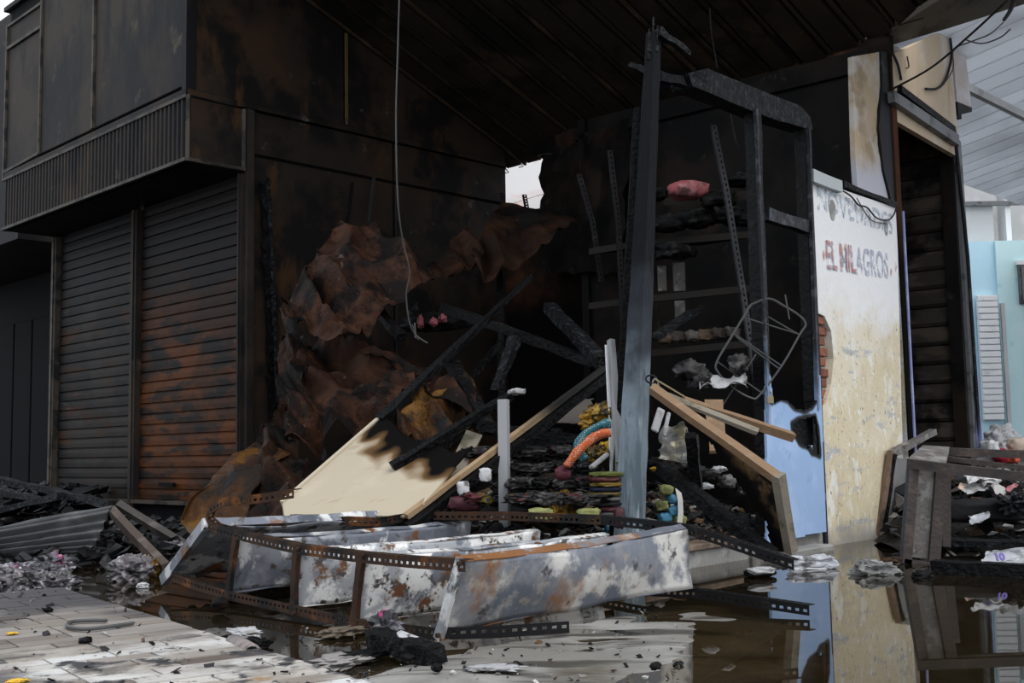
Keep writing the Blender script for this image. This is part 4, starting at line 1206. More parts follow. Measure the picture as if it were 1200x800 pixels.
# fragments nobody could count
CH = [(.010, .010, .011)] * 9 + [(.03, .03, .032)] * 4 + [(.075, .07, .068)] * 2 + [(.20, .19, .18), (.10, .055, .03), (.06, .04, .03), (.14, .09, .05), (.45, .44, .42)]
def shards(mb, n, pos, rr, smin=.02, smax=.11, cols=CH):
    for i in range(n):
        p = pos(rr)
        if p is None: continue
        s = smin + (smax - smin) * rr.random() ** 2
        e = Euler((rr.uniform(-.7, .7), rr.uniform(-.7, .7), rr.uniform(0, 6.3))).to_matrix()
        a, b, c = e @ V((s, 0, 0)), e @ V((0, s * rr.uniform(.25, .9), 0)), e @ V((0, 0, s * rr.choice((.06, .1, .3))))
        jj = lambda: V((rr.uniform(-.2, .2) * s, rr.uniform(-.2, .2) * s, rr.uniform(-.1, .1) * s))
        o = p - a * .5 - b * .5
        mb.hexa([o + jj(), o + a + jj(), o + a + b + jj(), o + b + jj(), o + c + jj(), o + a + c + jj(), o + a + b + c + jj(), o + b + c + jj()], rr.choice(cols))
rr = random.Random(11)
mb = MB()
def pos_heap(r_):
    x, y = r_.uniform(-1.75, 2.1), 6.1 + 4.2 * r_.random() ** 1.5
    z = heap_z(x, y)
    return None if z < 0 else V((x, y, z + .01))
shards(mb, 5200, pos_heap, rr)
mb.build('char_fragments', m_debris, None, kind='stuff', label='countless charred scraps strewn over the ash mound', cat='debris')
mb = MB()
def pos_left(r_):
    x, y = r_.uniform(-5.6, -1.9), r_.uniform(7.2, 11.5)
    rA = V((x, y, 0)) - CA0
    if rA.dot(RD) > (-.05 if rA.dot(LD) < 4 else .8): return None
    return V((x, y, .02 + .14 * r_.random() * max(0, min(1, (y - 7.2) / 2))))
shards(mb, 1900, pos_left, rr, .03, .16, CH[:14])
def pos_far(r_):
    x, y = r_.uniform(-6.5, -4.2), r_.uniform(9.5, 12.5)
    if (V((x, y, 0)) - CA0).dot(RD) > (-.05 if (V((x, y, 0)) - CA0).dot(LD) < 4 else .8): return None
    return V((x, y, .05 + .4 * r_.random() ** 2))
shards(mb, 900, pos_far, rr, .05, .28, CH[:13])
mb.build('char_fragments', m_debris, None, kind='stuff', label='countless charred scraps on the wet floor before the shutters', cat='debris')
mb = MB()
def pos_fore(r_):
    px, py = r_.uniform(330, 800), r_.uniform(715, 800)
    p = gr(px, py, .012)
    return V((p.x, p.y, max(.004, floor_z(p.x, p.y) + .004)))
shards(mb, 220, pos_fore, rr, .004, .022, CH + [(.5, .48, .45)] * 2)
def pos_tile(r_):
    p = e0 + ED * r_.uniform(-.6, 2.6) + EP * (2.2 * r_.random())
    return p + Z * .004
shards(mb, 320, pos_tile, rr, .006, .03)
mb.build('char_crumbs', m_debris, None, kind='stuff', label='crumbs of char scattered over the tiles and the grey concrete', cat='debris')

# ================================================================== STOCK AND LOOSE THINGS IN THE RUBBLE
def lump(name, label, cat, p, sx, sy, sz, mat, seed, rot=0, box=1.0, rough_=.3, sub=3, freq=2.0, tilt=0.0, group=None, smooth=True):
    mb = MB(); mb.blob(V(p) + Z * sz * .6, sx, sy, sz, seed, rough_, sub, rot, box, freq, tilt)
    return mb.build(name, mat, None, label=label, cat=cat, group=group, smooth=smooth)
def cloth_mat(name, c, dots=False, dark=.5):
    if not dots:
        return flat(name, c, .7, .15)
    m = M(name, c, rough=.7)
    t = m.node_tree; bs = t.nodes['Principled BSDF']
    tc = t.nodes.new('ShaderNodeTexCoord'); vo = t.nodes.new('ShaderNodeTexVoronoi'); vo.inputs['Scale'].default_value = 95; vo.inputs['Randomness'].default_value = .25
    lt = t.nodes.new('ShaderNodeMath'); lt.operation = 'LESS_THAN'; lt.inputs[1].default_value = .30
    mx = t.nodes.new('ShaderNodeMix'); mx.data_type = 'RGBA'
    mx.inputs[6].default_value = (*c, 1); mx.inputs[7].default_value = (.50, .46, .40, 1)
    t.links.new(tc.outputs['Object'], vo.inputs['Vector']); t.links.new(vo.outputs['Distance'], lt.inputs[0]); t.links.new(lt.outputs[0], mx.inputs[0]); t.links.new(mx.outputs[2], bs.inputs['Base Color'])
    return m
m_teal = cloth_mat('teal_dotted_cloth', (.012, .10, .125), True)
m_orange = cloth_mat('orange_dotted_cloth', (.45, .085, .018), True)
m_gold = M('gold_satin', (.26, .14, .012), [((.03, .02, .006), 9, .44, .56), ((.5, .30, .035), 12, .58, .68)], rough=.35, metal=.2)
m_yel = flat('yellow_cloth', (.62, .38, .03))
m_bund = M('sooty_cloth', (.018, .0175, .018), [((.07, .067, .067), 7, .5, .64), ((.008, .008, .008), 5, .5, .62), ((.26, .25, .25), 15, .63, .72), ((.09, .025, .03), 4, .58, .66), ((.11, .08, .012), 5, .62, .69)], rough=.4, rand=.4, bump=(20, .5))
m_bundw = M('grey_wrapped_cloth', (.05, .047, .047), [((.17, .165, .165), 8, .52, .66), ((.012, .012, .012), 5, .48, .60), ((.30, .29, .29), 18, .62, .70), ((.12, .09, .015), 4, .60, .68), ((.10, .03, .05), 5, .61, .69)], rough=.35, rand=.3, bump=(20, .5))
# dotted cloth rolls
def roll(name, label, pts, r, mat):
    mb = MB()
    mb.tube(curve([at(*q) for q in pts], 6), r, 10, r2=r * .85)
    for v in mb.bm.verts: v.co += noise.noise_vector(v.co * 14) * .012
    return mb.build(name, mat, None, label=label, cat='cloth', smooth=True)
roll('cloth_roll', 'teal cloth roll with pale dots arching over the orange one', ((686, 538, 6.2), (677, 522, 6.2), (688, 506, 6.2), (704, 498, 6.2), (716, 495, 6.2)), .026, m_teal)
roll('cloth_roll', 'orange cloth roll with pale dots hanging beside the pale split plank', ((664, 546, 6.1), (675, 532, 6.1), (690, 517, 6.1), (704, 509, 6.1), (716, 506, 6.1)), .027, m_orange)
for i, (x, y, s, lab, mt) in enumerate(((706, 484, .075, 'crumpled gold satin cloth uppermost by the pale split plank', m_gold), (690, 494, .07, 'crumpled gold satin cloth just above the teal roll', m_gold),
        (700, 532, .07, 'dull gold satin heap under the orange roll', m_gold), (714, 522, .04, 'small bright yellow cloth below the orange roll', m_yel),
        (660, 592, .10, 'limp dull gold cloth behind the rack top edge', m_gold), (646, 590, .05, 'knot of bright yellow cloth behind the rack top edge', m_yel))):
    p = at(x, y, 6.5 if y < 560 else 6.25)
    mb = MB(); mb.blob(p, s * 1.2, s * .6, s * .7, 50 + i, .55, 4, i, 1.0, 2.6)
    mb.build('crumpled_cloth', mt, None, label=lab, cat='cloth', smooth=True)
lump('wool_ball', 'dark red ball of wool left of the orange cloth end', 'wool', at(659, 560, 6.15), .045, .04, .04, flat('dark_red_wool', (.07, .012, .02)), 61)
# folded cloths stacked right beside the pale plank
spine = [((.20, .24, .05), 'lime'), ((.17, .035, .035), 'red'), ((.30, .19, .02), 'yellow'), ((.03, .035, .07), 'navy'), ((.22, .16, .04), 'mustard'), ((.24, .22, .22), 'pale grey'), ((.05, .05, .055), 'charcoal'), ((.15, .03, .045), 'crimson'), ((.13, .125, .13), 'mid grey')]
zb_ = at(712, 602, 6.25).z
for i, (c, nm) in enumerate(reversed(spine)):
    x = 712 + rnd.uniform(-3, 3)
    p = at(x, 600, 6.25); z = zb_ + i * .027
    mb = MB(); mb.blob(V((p.x, p.y, z)), .085, .09, .0135, 80 + i, .22, 3, .25 + rnd.uniform(-.15, .15), .55, 2.5)
    mb.build('folded_cloth', flat('folded_%s' % nm.replace(' ', '_'), tuple(v * .6 for v in c), .6, .05), None, label='%s folded cloth in the neat stack left of the post foot' % nm, cat='cloth', group='stack of folded cloths beside the post', smooth=True)
mb = MB(); mb.box(at(720, 542, 6.3), V((.02, 0, .01)), V((.02, .1, 0)), V((.05, 0, .012))); mb.build('tag', flat('lime_tag', (.15, .45, .06)), None, label='lime green scrap on top of the folded cloth stack', cat='scrap')
# rows of sooty cloth bundles
rows_ = [(584, 6.22, 560, 700, 6, 'lowest row'), (566, 6.4, 610, 712, 5, 'second row up'), (548, 6.6, 612, 690, 4, 'third row up'), (530, 6.8, 560, 660, 4, 'top row')]
ordn = ['leftmost', 'second from left', 'third from left', 'fourth from left', 'fifth from left', 'rightmost']
for j, (y, Y, x0, x1, n, rn) in enumerate(rows_):
    for i in range(n):
        x = x0 + (x1 - x0) * i / (n - 1)
        if abs(x - 590) < 14: x += 22
        wd = pxm((x1 - x0) / (n - 1) * .56, Y)
        p = at(x, y, Y)
        oname = ordn[i] if i < n - 1 else 'rightmost'
        mb = MB(); mb.blob(p, wd * 1.1, .12, .026 + rnd.random() * .012, 100 + 10 * j + i, .42, 4, rnd.uniform(-.25, .25), .72, 3.4, rnd.uniform(-.12, .12))
        mb.build('cloth_bundle', m_bundw if (i + j) % 2 else m_bund, None, label='sooty cloth bundle in the rubble, %s in the %s' % (oname, rn), cat='bundle', group='sooty cloth bundles in the rubble', smooth=True)
# packets, papers and cartons in the heap
def packet(name, label, cat, x, y, Y, w_, h_, d_, mat, rz=0.0, rx=0.0, ry=0.0, bev=.006):
    c = at(x, y, Y)
    if name in ('packet', 'folded_cloth', 'bottle_carton'):
        mb = MB(); mb.blob(c, w_ * .55, d_ * .55, h_ * .55, x + y, .28, 3, rz, .55, 2.6, ry)
        return mb.build(name, mat, None, label=label, cat=cat, smooth=True)
    e = Euler((rx, ry, rz)).to_matrix()
    a, b, d = e @ V((w_, 0, 0)), e @ V((0, d_, 0)), e @ V((0, 0, h_))
    mb = MB(); mb.box(c - a / 2 - b / 2 - d / 2, a, b, d)
    return mb.build(name, mat, None, label=label, cat=cat, bevel=bev)
m_paper = M('singed_white_paper', (.46, .46, .47), [((.30, .29, .28), 12, .5, .62), ((.10, .09, .085), 9, .58, .68)], rough=.65, rand=.2, bump=(24, .3))
m_lime = flat('pale_lime_packet', (.24, .25, .085))
m_cyanp = flat('cyan_packet', (.06, .22, .34))
m_burg = flat('burgundy_cloth', (.06, .012, .02))
o = packet('packet', 'small white packet with a pale blue picture under the scorched stile', 'packet', 569, 556, 6.25, .06, .065, .02, m_paper, .1, -.2, .05)
packet('bottle_carton', 'white carton with pink print leaning lower left of the blue pictured packet', 'carton', 543, 572, 6.2, .06, .07, .03, m_paper, .3, -.3, -.2)
packet('folded_cloth', 'burgundy checked cloth folded below the white cartons', 'cloth', 545, 590, 6.2, .16, .07, .1, m_burg, .1, 0, .05, .012)
packet('packet', 'pale lime packet behind the rack edge in the middle', 'packet', 634, 602, 6.1, .12, .06, .08, m_lime, .1, 0, .02)
packet('packet', 'pale lime packet behind the rack edge near the post', 'packet', 690, 602, 6.1, .11, .055, .08, m_lime, -.1, 0, -.03)
packet('packet', 'burgundy packet at the foot of the post, left side', 'packet', 726, 606, 6.05, .05, .10, .06, m_burg, .1)
for i, (x, y, c, lab) in enumerate(((781, 574, m_lime, 'pale yellow packet topmost of the stack right of the post'), (789, 585, m_cyanp, 'cyan packet in the upper half of the stack right of the post'),
        (776, 592, m_lime, 'pale yellow packet in the middle of the stack right of the post'), (790, 598, m_cyanp, 'cyan packet in the lower half of the stack right of the post'), (779, 606, m_cyanp, 'cyan packet at the bottom of the stack right of the post'), (796, 609, m_lime, 'lime packet at the bottom right of the stack by the post'), (716, 622, m_cyanp, 'cyan packet seen between rack and post foot'))):
    packet('packet', lab, 'packet', x, y, 6.55, .07, .05, .08, c, .2 * math.sin(i * 2), 0, .15 * math.cos(i), .01)
packet('booklet', 'singed white booklet standing by the post, left one of two', 'booklet', 771, 492, 6.6, .05, .15, .015, m_paper, .3, -.2, .45)
packet('booklet', 'singed white booklet standing by the post, right one of two', 'booklet', 781, 497, 6.6, .025, .15, .015, m_paper, .3, -.2, .35)
packet('lid', 'white and maroon carton lid lying below the orange roll', 'lid', 702, 540, 6.35, .13, .025, .05, m_paper, .4, -.2, -.6)
mb = MB(); mb.sheet(at(770, 540, 6.7), at(812, 548, 6.7), at(806, 500, 6.9), at(778, 498, 6.9), 16, 16, .09, 71, 4, .02)
mb.build('steel_pan', M('heat_tinted_pan', (.13, .13, .13), [((.26, .23, .15), 5, .5, .64), ((.05, .05, .055), 6, .55, .7)], rough=.4, metal=.5), None, label='dented heat-tinted pan in the rubble right of the blue post', cat='pan')
single_bar('steel_strip', 'thin bent steel strip standing among the cyan packets', 'strip', at(796, 615, 6.45), at(790, 560, 6.55), .03, .01, m_steel, n=4, bend=(.02, 0, 0))
for i, (x, y, lab) in enumerate(((606, 461, 'singed pale paper scrap by the top of the metal stud'), (842, 552, 'grey crumpled paper scrap right of the black leg'), (826, 572, 'small white cup scrap on the rubble behind the fallen table'), (774, 552, 'yellow bit of cloth hanging by the post'))):
    lump('paper_scrap' if i != 3 else 'cloth_scrap', lab, 'scrap', at(x, y, 6.75), .05, .04, .018, m_paper if i != 3 else m_yel, 120 + i, i, .8, .5, 3, 2.4)
for i in range(14):
    x, y = 775 + (i % 7) * 19 + rnd.uniform(-4, 4), 548 + (i // 7) * 36 + rnd.uniform(-6, 6) + (i % 7) * 6
    p = hit(x, y, 6.2)
    lump('charred_packet', 'charred crinkled packet right of the blue post, %s from left in the %s row' % (['first', 'second', 'third', 'fourth', 'fifth', 'sixth', 'seventh'][i % 7], ['upper', 'lower'][i // 7]), 'packet', p, .07, .05, .035, m_bundw if i % 3 else m_bund, 140 + i, i, .7, .6, 3, 3, group='charred packets right of the post')

# burnt tabletop leaning off the post
ta, tb_, tc_ = at(766, 457, 6.0), at(912, 560, 5.55), at(925, 643, 5.75)
tn = (tb_ - ta).cross(tc_ - ta).normalized()
tt = thing('table_top', tc_, 'half-burnt table top with tan edges tipped down from the leaning blue post', 'table top')
on_t = lambda x, y: pl(x, y, ta, tn)
poly = [(768, 460), (912, 563), (925, 643), (914, 645), (905, 640), (900, 612), (889, 600), (884, 588), (866, 566), (858, 552), (846, 540), (838, 522), (816, 505), (800, 488), (786, 480)]
burns = [[(768, 470), (786, 482), (800, 490), (816, 507), (838, 524), (846, 542), (866, 568), (884, 590), (900, 614), (905, 640)], [(800, 500), (850, 540), (880, 580)]]
burnt_panel(ta, tn, poly, burns, .10, .05, .016, .02, 'board', m_browntop, tt)
mb = MB(); mb.bar(on_t(764, 455), on_t(914, 562), .045, .045, up=tn, n=6, jit=.002); mb.build('edge', m_tan, tt)['label'] = 'tan front edge'
mb = MB(); mb.bar(on_t(912, 556), on_t(927, 646), .05, .05, up=tn, n=4, jit=.002); mb.build('edge', m_lath, tt)
mb = MB(); mb.bar(on_t(812, 510) + V((0, .05, 0)), at(818, 588, 6.15), .06, .06, n=6, jit=.005); mb.build('leg', m_char, tt)
mb = MB(); mb.bar(at(775, 548, 6.2), at(905, 650, 5.6), .075, .06, n=14, jit=.006); mb.build('charred_pole', m_char, None, label='thick charred pole running under the tipped table top to the water', cat='pole')
single_bar('lath', 'weathered lath sloping down right over the tipped table top, lower one of two', 'lath', at(769, 459, 6.15), at(888, 506, 6.0), .05, .02, m_lath, up=(0, -.5, 1), n=6, jit=.002)
single_bar('lath', 'brown lath ending before the burnt hole of the blue panel', 'lath', at(800, 470, 6.2), at(929, 512, 6.4), .05, .045, m_tan, up=(0, -.5, 1), n=6, jit=.002)
mb = MB(); mb.bar(at(836, 470, 6.7), at(842, 530, 6.5), .10, .02, n=4, jit=.006); mb.build('plank', m_tan, None, label='short scorched plank standing behind the two sloping laths', cat='plank')
mb = MB(); mb.sheet(at(818, 452, 7.2), at(876, 450, 7.2), at(874, 442, 7.3), at(832, 440, 7.3), 12, 6, .02, 73, 5, .02); mb.build('folded_paper', m_paper, None, label='folded whitish sheet lying below the wire rack', cat='paper')
for i, (x, y, lab) in enumerate(((808, 440, 'grey burnt cloth left of the folded whitish sheet'), (866, 432, 'grey burnt cloth above the folded whitish sheet'), (820, 452, 'brown burnt cloth below the hanging shelf board'))):
    lump('burnt_cloth', lab, 'cloth', at(x, y, 7.3), .10, .06, .06, m_bundw, 160 + i, i, 1, .7, 3, 2.6)

# wire rack
wr = thing('wire_rack', at(890, 420, 7.15), 'bent wire rack hanging aslant behind the blackened front post', 'rack')
YW = 7.3
mb = MB(); mb.tube(curve([at(x, y, YW) for x, y in ((880, 357), (860, 390), (840, 424), (842, 437), (860, 455), (880, 466), (890, 463), (917, 427), (937, 392), (944, 380), (937, 370), (918, 358), (901, 350), (880, 357))], 4), .0075, 5); mb.build('frame', m_wirelight, wr)
for a, b in (((841, 424), (895, 462)), ((860, 391), (915, 428)), ((862, 394), (913, 432)), ((872, 372), (938, 392)), ((900, 371), (938, 393)), ((920, 345), (925, 374)), ((846, 476), (886, 415))):
    mb = MB(); mb.tube([at(*a, YW), at(*b, YW)], .005, 5); mb.build('wire', m_wirelight, wr)

m_bale = M('burnt_stock', (.007, .007, .0072), [((.03, .029, .029), 9, .52, .66)], rough=.5, bump=(24, .6))
# shelving with burnt stock in the right bay
sv = thing('stock_shelving', at(830, 345, 8.6), 'blackened stock shelving behind the leaning post with sagging boards', 'shelving')
m_shelfboard = M('sooty_shelf_board', (.026, .021, .017), [((.02, .019, .018), 4, .45, .6)], rough=.7)
for (x1, y1, x2, y2, nm) in ((745, 348, 885, 333, 1), (745, 411, 885, 398, 2), (745, 282, 885, 270, 3), (835, 222, 885, 224, 4)):
    mb = MB(); a, b = at(x1, y1, 8.6), at(x2, y2, 8.3)
    mb.prism([a, b, b + N1 * .45, a + N1 * .45], Z * -.05); mb.build('shelf', m_shelfboard, sv)
for x in (748, 884):
    mb = MB(); mb.bar(at(x, 190, 8.5), at(x, 470, 8.5), .05, .05); mb.build('upright', m_char, sv)
for (x, y, w_, h_) in ((776, 326, 10, 30), (796, 324, 14, 34), (797, 362, 12, 20), (776, 363, 8, 18)):
    mb = MB(); c = at(x, y, 8.9); mb.box(c - V((pxm(w_, 8.9) / 2, 0, pxm(h_, 8.9) / 2)), V((pxm(w_, 8.9), 0, 0)), V((0, .03, 0)), V((0, 0, pxm(h_, 8.9)))); mb.build('rear_strut', m_ironpanel if w_ > 9 else m_shelfboard, sv)
lump('cloth_bale', 'faded red and pink cloth bale lying high on the sooty shelving', 'bale', at(806, 229, 8.4), .15, .10, .065, M('faded_red_cloth', (.33, .085, .095), [((.46, .22, .22), 10, .5, .64), ((.06, .02, .02), 4, .6, .72)], rough=.7), 170, .1, .6, .15)
st_sp = [(765, 232, .10), (842, 240, .14), (868, 215, .11), (780, 268, .14), (815, 262, .15), (850, 258, .14), (873, 262, .10), (790, 300, .13)]
for i, (x, y, s) in enumerate(st_sp):
    lump('stock_bale', 'black burnt stock bale on the shelving, %s' % ['left of the red bale', 'right of the red bale', 'topmost beside the bent angle bar', 'under the red bale', 'in the middle of the sagging board', 'right of the middle on the sagging board', 'at the right end of the sagging board', 'hanging below the sagging board'][i], 'bale', at(x, y, 8.45), s, .12, s * .42, m_bale, 180 + i, i, .7, .5, 3, 2.4, group='burnt stock bales on the shelving')
for i in range(6):
    lump('burnt_box', 'small burnt carton on the lower shelf board, %s' % ordn[i], 'carton', at(778 + i * 16, 400 - i * 1.3, 8.5), .055, .05, .04, flat('burnt_carton_%d' % i, [(.10, .06, .035), (.05, .04, .035), (.09, .08, .07)][i % 3]), 200 + i, i, .5, .4, 3, 3, group='burnt cartons on the lower shelf')
# pink cloth high in the dark middle
o = lump('cloth_bale', 'black bale with torn pink cloth hanging in the dark middle', 'bale', at(510, 384, 9.0), .28, .14, .06, m_bale, 210, 0, .7, .5)
for i, (x, y, lab) in enumerate(((493, 382, 'drooping pink rag, left end of the dark bale'), (519, 376, 'pink rag, right end of the dark bale'), (508, 380, 'small pink rag, middle of the dark bale'))):
    lump('pink_rag', lab, 'rag', at(x, y, 8.75), .03 if i else .022, .03, .03 if i else .055, flat('pink_rag_%d' % i, (.33, .09, .11)), 215 + i, i, 1, .9, 3, 3.6)

# hanging cable from the roof
hc = thing('hanging_cable', at(466, 20, 7.2), 'grey frayed cable hanging from the roof before the rusty sheets', 'cable')
mb = MB(); mb.tube(curve([at(x, y, 7.2 + max(0, (y - 200)) * .002) for x, y in ((469, -40), (466, 60), (464, 140), (466, 232), (472, 282), (480, 318), (476, 345), (480, 378), (488, 393), (501, 402))], 6), .0055, 5); mb.build('cable', m_wirelight, hc)
mb = MB(); mb.tube(curve([at(486, 378, 7.55), at(487, 396, 7.55)], 3), .006, 4); mb.tube(curve([at(483, 380, 7.55), at(490, 398, 7.55)], 3), .004, 4); mb.build('frayed_end', m_wirelight, hc)
o = thing('roof_wire', at(837, 120, 8.6), 'thin wire dangling from the roof above the charred beam', 'wire')
mb = MB(); mb.tube(curve([at(832, 10, 8.6), at(834, 40, 8.6), at(841, 80, 8.5)], 5), .006, 4); mb.build('strand', m_wire, o); mb = MB(); mb.tube(curve([at(855, 125, 8.5), at(861, 160, 8.4), at(866, 172, 8.4)], 5), .006, 4); mb.build('strand', m_wire, o)
# overhead cables right
o = thing('overhead_cable', at(1110, 60, 8.6), 'black overhead cables crossing in front of the tan sign board', 'cable')
mb = MB(); mb.tube(curve([at(1200, -28, 7.8), at(1178, 2, 7.8), at(1130, 47, 8.3), at(1090, 80, 8.6), at(1046, 104, 9.0)], 6), .009, 5); mb.build('main_cable', m_wire, o)
mb = MB(); mb.tube(curve([at(1190, -5, 8.2), at(1184, 12, 8.2), at(1176, 24, 8.2)], 4), .02, 6, r2=.012); mb.build('frayed_end', m_wire, o)
mb = MB(); mb.tube(curve([at(1130, 46, 8.3), at(1150, 51, 8.3), at(1172, 44, 8.3), at(1184, 34, 8.3)], 5), .006, 4); mb.tube(curve([at(1176, 26, 8.2), at(1160, 40, 8.2), at(1140, 48, 8.3), at(1118, 58, 8.4), at(1117, 80, 8.5), at(1105, 100, 8.6)], 5), .005, 4); mb.build('branch_wire', m_wirelight, o)

# ================================================================== LEFT FLOOR
cs = thing('corrugated_sheet', at(60, 640, 7.4), 'curled grey corrugated sheet lying on the wet floor at far left', 'sheet metal')
mb = MB()
a00, a10, a11, a01 = gr(-30, 654, .03), gr(98, 652, .03), at(131, 592, 7.75), at(-40, 622, 7.7)
mb.sheet(a00, a10, a11, a01, 30, 40, .02, 31, 1.5, .012, thick=.005, ridge=False, shape=lambda u, v: V((0, -.7, .7)) * (.016 * math.sin(v * 44)) + Z * (-.05 * math.sin(math.pi * v)))
mb.build('sheet', m_corr, cs, smooth=True)
mb = MB(); mb.bar(at(132, 600, 8.2), gr(196, 668, .04), .085, .05, up=(1, .2, .3), n=4, jit=.003); mb.build('rusty_bar', M('brown_rusted_bar', (.075, .05, .038), [((.14, .11, .09), 5, .5, .66)], rough=.55, metal=.3), None, label='brown rusted bar slanting down to the rack end, front one of two', cat='bar')
mb = MB(); mb.bar(at(140, 592, 8.6), gr(222, 642, .05), .07, .05, up=(1, .2, .3), n=4, jit=.003); mb.build('rusty_bar', M('grey_brown_bar', (.06, .05, .045), [((.13, .11, .10), 5, .5, .66)], rough=.55, metal=.3), None, label='grey-brown bar slanting behind, rear one of the two by the shutters', cat='bar')
for i, (x1, y1, x2, y2, Y, lab) in enumerate(((0, 562, 80, 580, 10.0, 'dark pole lying along the foot of the left shutter'), (-10, 600, 70, 582, 9.4, 'dark pole lying at far left before the black stall'), (60, 576, 130, 592, 9.0, 'thin bar lying below the shutter sill'), (0, 575, 60, 590, 9.6, 'crooked dark pole in the debris at far left'))):
    mb = MB(); mb.bar(at(x1, y1, Y), at(x2, y2, Y - .6), .06, .05, n=6, jit=.008); mb.build('debris_pole', m_ashwood, None, label=lab, cat='pole')
m_foil = M('silver_plastic', (.16, .15, .17), [((.42, .39, .46), 16, .56, .64), ((.03, .03, .035), 8, .46, .58), ((.36, .05, .16), 14, .58, .64)], rough=.25, metal=.3)  # small pale patches are highlights painted into the colour
m_gum = M('mottled_plastic', (.15, .135, .145), [((.42, .40, .41), 15, .54, .62), ((.03, .03, .03), 10, .46, .58)], rough=.3)  # mottling, with small highlights painted in as pale patches
for i, (x, y, s, mt, lab, nm) in enumerate(((62, 664, .11, m_foil, 'shiny silver plastic bag on the water before the grey corrugated sheet', 'plastic_bag'), (152, 668, .13, m_gum, 'white mottled plastic bag left of the golden bag', 'plastic_bag'), (172, 667, .10, M('golden_bag_plastic', (.28, .14, .02), [((.06, .04, .01), 8, .5, .64)], rough=.3), 'golden brown plastic bag by the lower end of the bar', 'plastic_bag'),
        (204, 646, .10, m_gum, 'white crumpled bag close to the rack left end', 'plastic_bag'), (146, 636, .10, flat('black_plastic', (.02, .02, .022), .2), 'glossy black plastic bag under the corrugated sheet corner', 'plastic_bag'), (122, 644, .07, flat('black_plastic_dull', (.03, .03, .032), .25), 'small black plastic bag right of the shiny silver bag', 'plastic_bag'))):
    mb = MB(); mb.blob(gr(x, y, s * .4), s, s * .8, s * .65, 230 + i, .5, 4, i, 1, 3.2); mb.build(nm, mt, None, label=lab, cat='bag', smooth=False)
for i in range(7):
    x, y = 4 + i * 10.5, 684 - (i % 2) * 11 - (3 if i == 0 else 0)
    mb = MB(); mb.blob(gr(x, y, .03), .12, .10, .065, 250 + i, .5, 4, i, 1, 3.4)
    mb.build('wrapper', m_foil if i % 2 else m_gum, None, label='crumpled %s wrapper in the pile at the left tile edge, %s' % ('silver and pink' if i % 2 else 'mottled grey', ['first', 'second', 'third', 'fourth', 'fifth', 'sixth', 'seventh'][i] + ' from left'), cat='wrapper', group='crumpled wrappers by the tile edge', smooth=False)
# things on tiles and concrete
pp = thing('pipe', gr(285, 762), 'short open grey pipe piece lying in the water by the tile edge', 'pipe')
pa, pb = gr(274, 754, .035), gr(295, 766, .035)
mb = MB(); mb.tube([pa, pb], .034, 12); mb.build('barrel', flat('grey_pipe', (.26, .22, .21)), pp, smooth=True)
mb = MB(); mb.tube([pb - (pb - pa) * .02, pb + (pb - pa) * .03], .026, 12); mb.build('bore_shade', m_darktrim, pp)  # near-black plug imitates the shade inside; the barrel end is solid
rg = thing('wire_hoop', gr(120, 732, .06), 'thin bent wire hoop lying on the sooty tiles', 'hoop')
mb = MB(); mb.tube(curve([gr(x, y, .062) for x, y in ((156, 730), (130, 734), (100, 737), (80, 734), (82, 729), (100, 727), (125, 727))], 6), .008, 5); mb.build('hoop', m_wirelight, rg)
def disc(x, y, r, mat, name, label, cat, z=.01, sx=1.0, th=.018):
    c = gr(x, y, z)
    mb = MB(); mb.blob(c + Z * th * .4, r * sx, r * .85, th * .7, x + y, .7, 4, x, .8, 2.4)
    return mb.build(name, mat, None, label=label, cat=cat, smooth=True)
disc(247, 746, .09, flat('grey_melted', (.09, .085, .078)), 'melted_plastic', 'flat grey melted plastic piece left of the open pipe', 'plastic', 0, 1.2)
disc(288, 744, .055, m_paper, 'plastic_scrap', 'white wet plastic sheet scrap above the open pipe', 'plastic', .005, 1.6, .02)
disc(300, 760, .05, m_char, 'char_lump', 'black char lump right of the open pipe', 'char', .0, 1.1, .03)
disc(397, 777, .085, flat('melted_grey_white', (.22, .205, .195)), 'melted_plastic', 'pale melted plastic disc half sunk near the tile edge', 'plastic', .008, 1.1)
disc(425, 770, .07, m_char, 'char_lump', 'black char smear right of the pale melted disc', 'char', .006, 1.4)
disc(578, 783, .055, m_paper, 'paint_flake', 'white flake lying on the grey concrete in front', 'flake', .02, 1.3, .006)
disc(400, 742, .07, flat('brown_board', (.13, .10, .07)), 'board_scrap', 'brown board scrap under the rack lower post', 'scrap', .01, 1.3)
mb = MB(); mb.bar(gr(440, 748, .05), gr(512, 768, .04), .075, .06, n=10, jit=.009); mb.build('charred_stick', m_char, None, label='black charred stick lying before the rack front corner', cat='stick')
pr_ = thing('melted_tube', gr(488, 752), 'whitish melted double tube on the charred stick before the rack', 'tube')
for d_ in (-.018, .022):
    mb = MB(); mb.tube([gr(470, 745, .07), gr(480, 752, .065) + V((d_, 0, 0)), gr(486, 757, .05) + V((d_, 0, 0))], .02, 8); mb.build('tube', m_paper, pr_)
    mb = MB(); mb.tube([gr(486, 757, .05) + V((d_, 0, 0)), gr(486, 757, .049) + V((d_ * 1.05, -.004, -.001))], .014, 8); mb.build('tube_bore_shade', m_darktrim, pr_)  # dark plug stands in for the shaded opening of the solid tube
lump('foil_scrap', 'silver foil scrap sticking up by the rack front corner', 'foil', gr(452, 742, .05), .05, .03, .05, m_foil, 270, 0, 1, .9, 3, 3, smooth=False)
lump('char_lump', 'small black lump under the rack second bay', 'char', gr(258, 712, .02), .04, .035, .03, m_rustdark, 271)
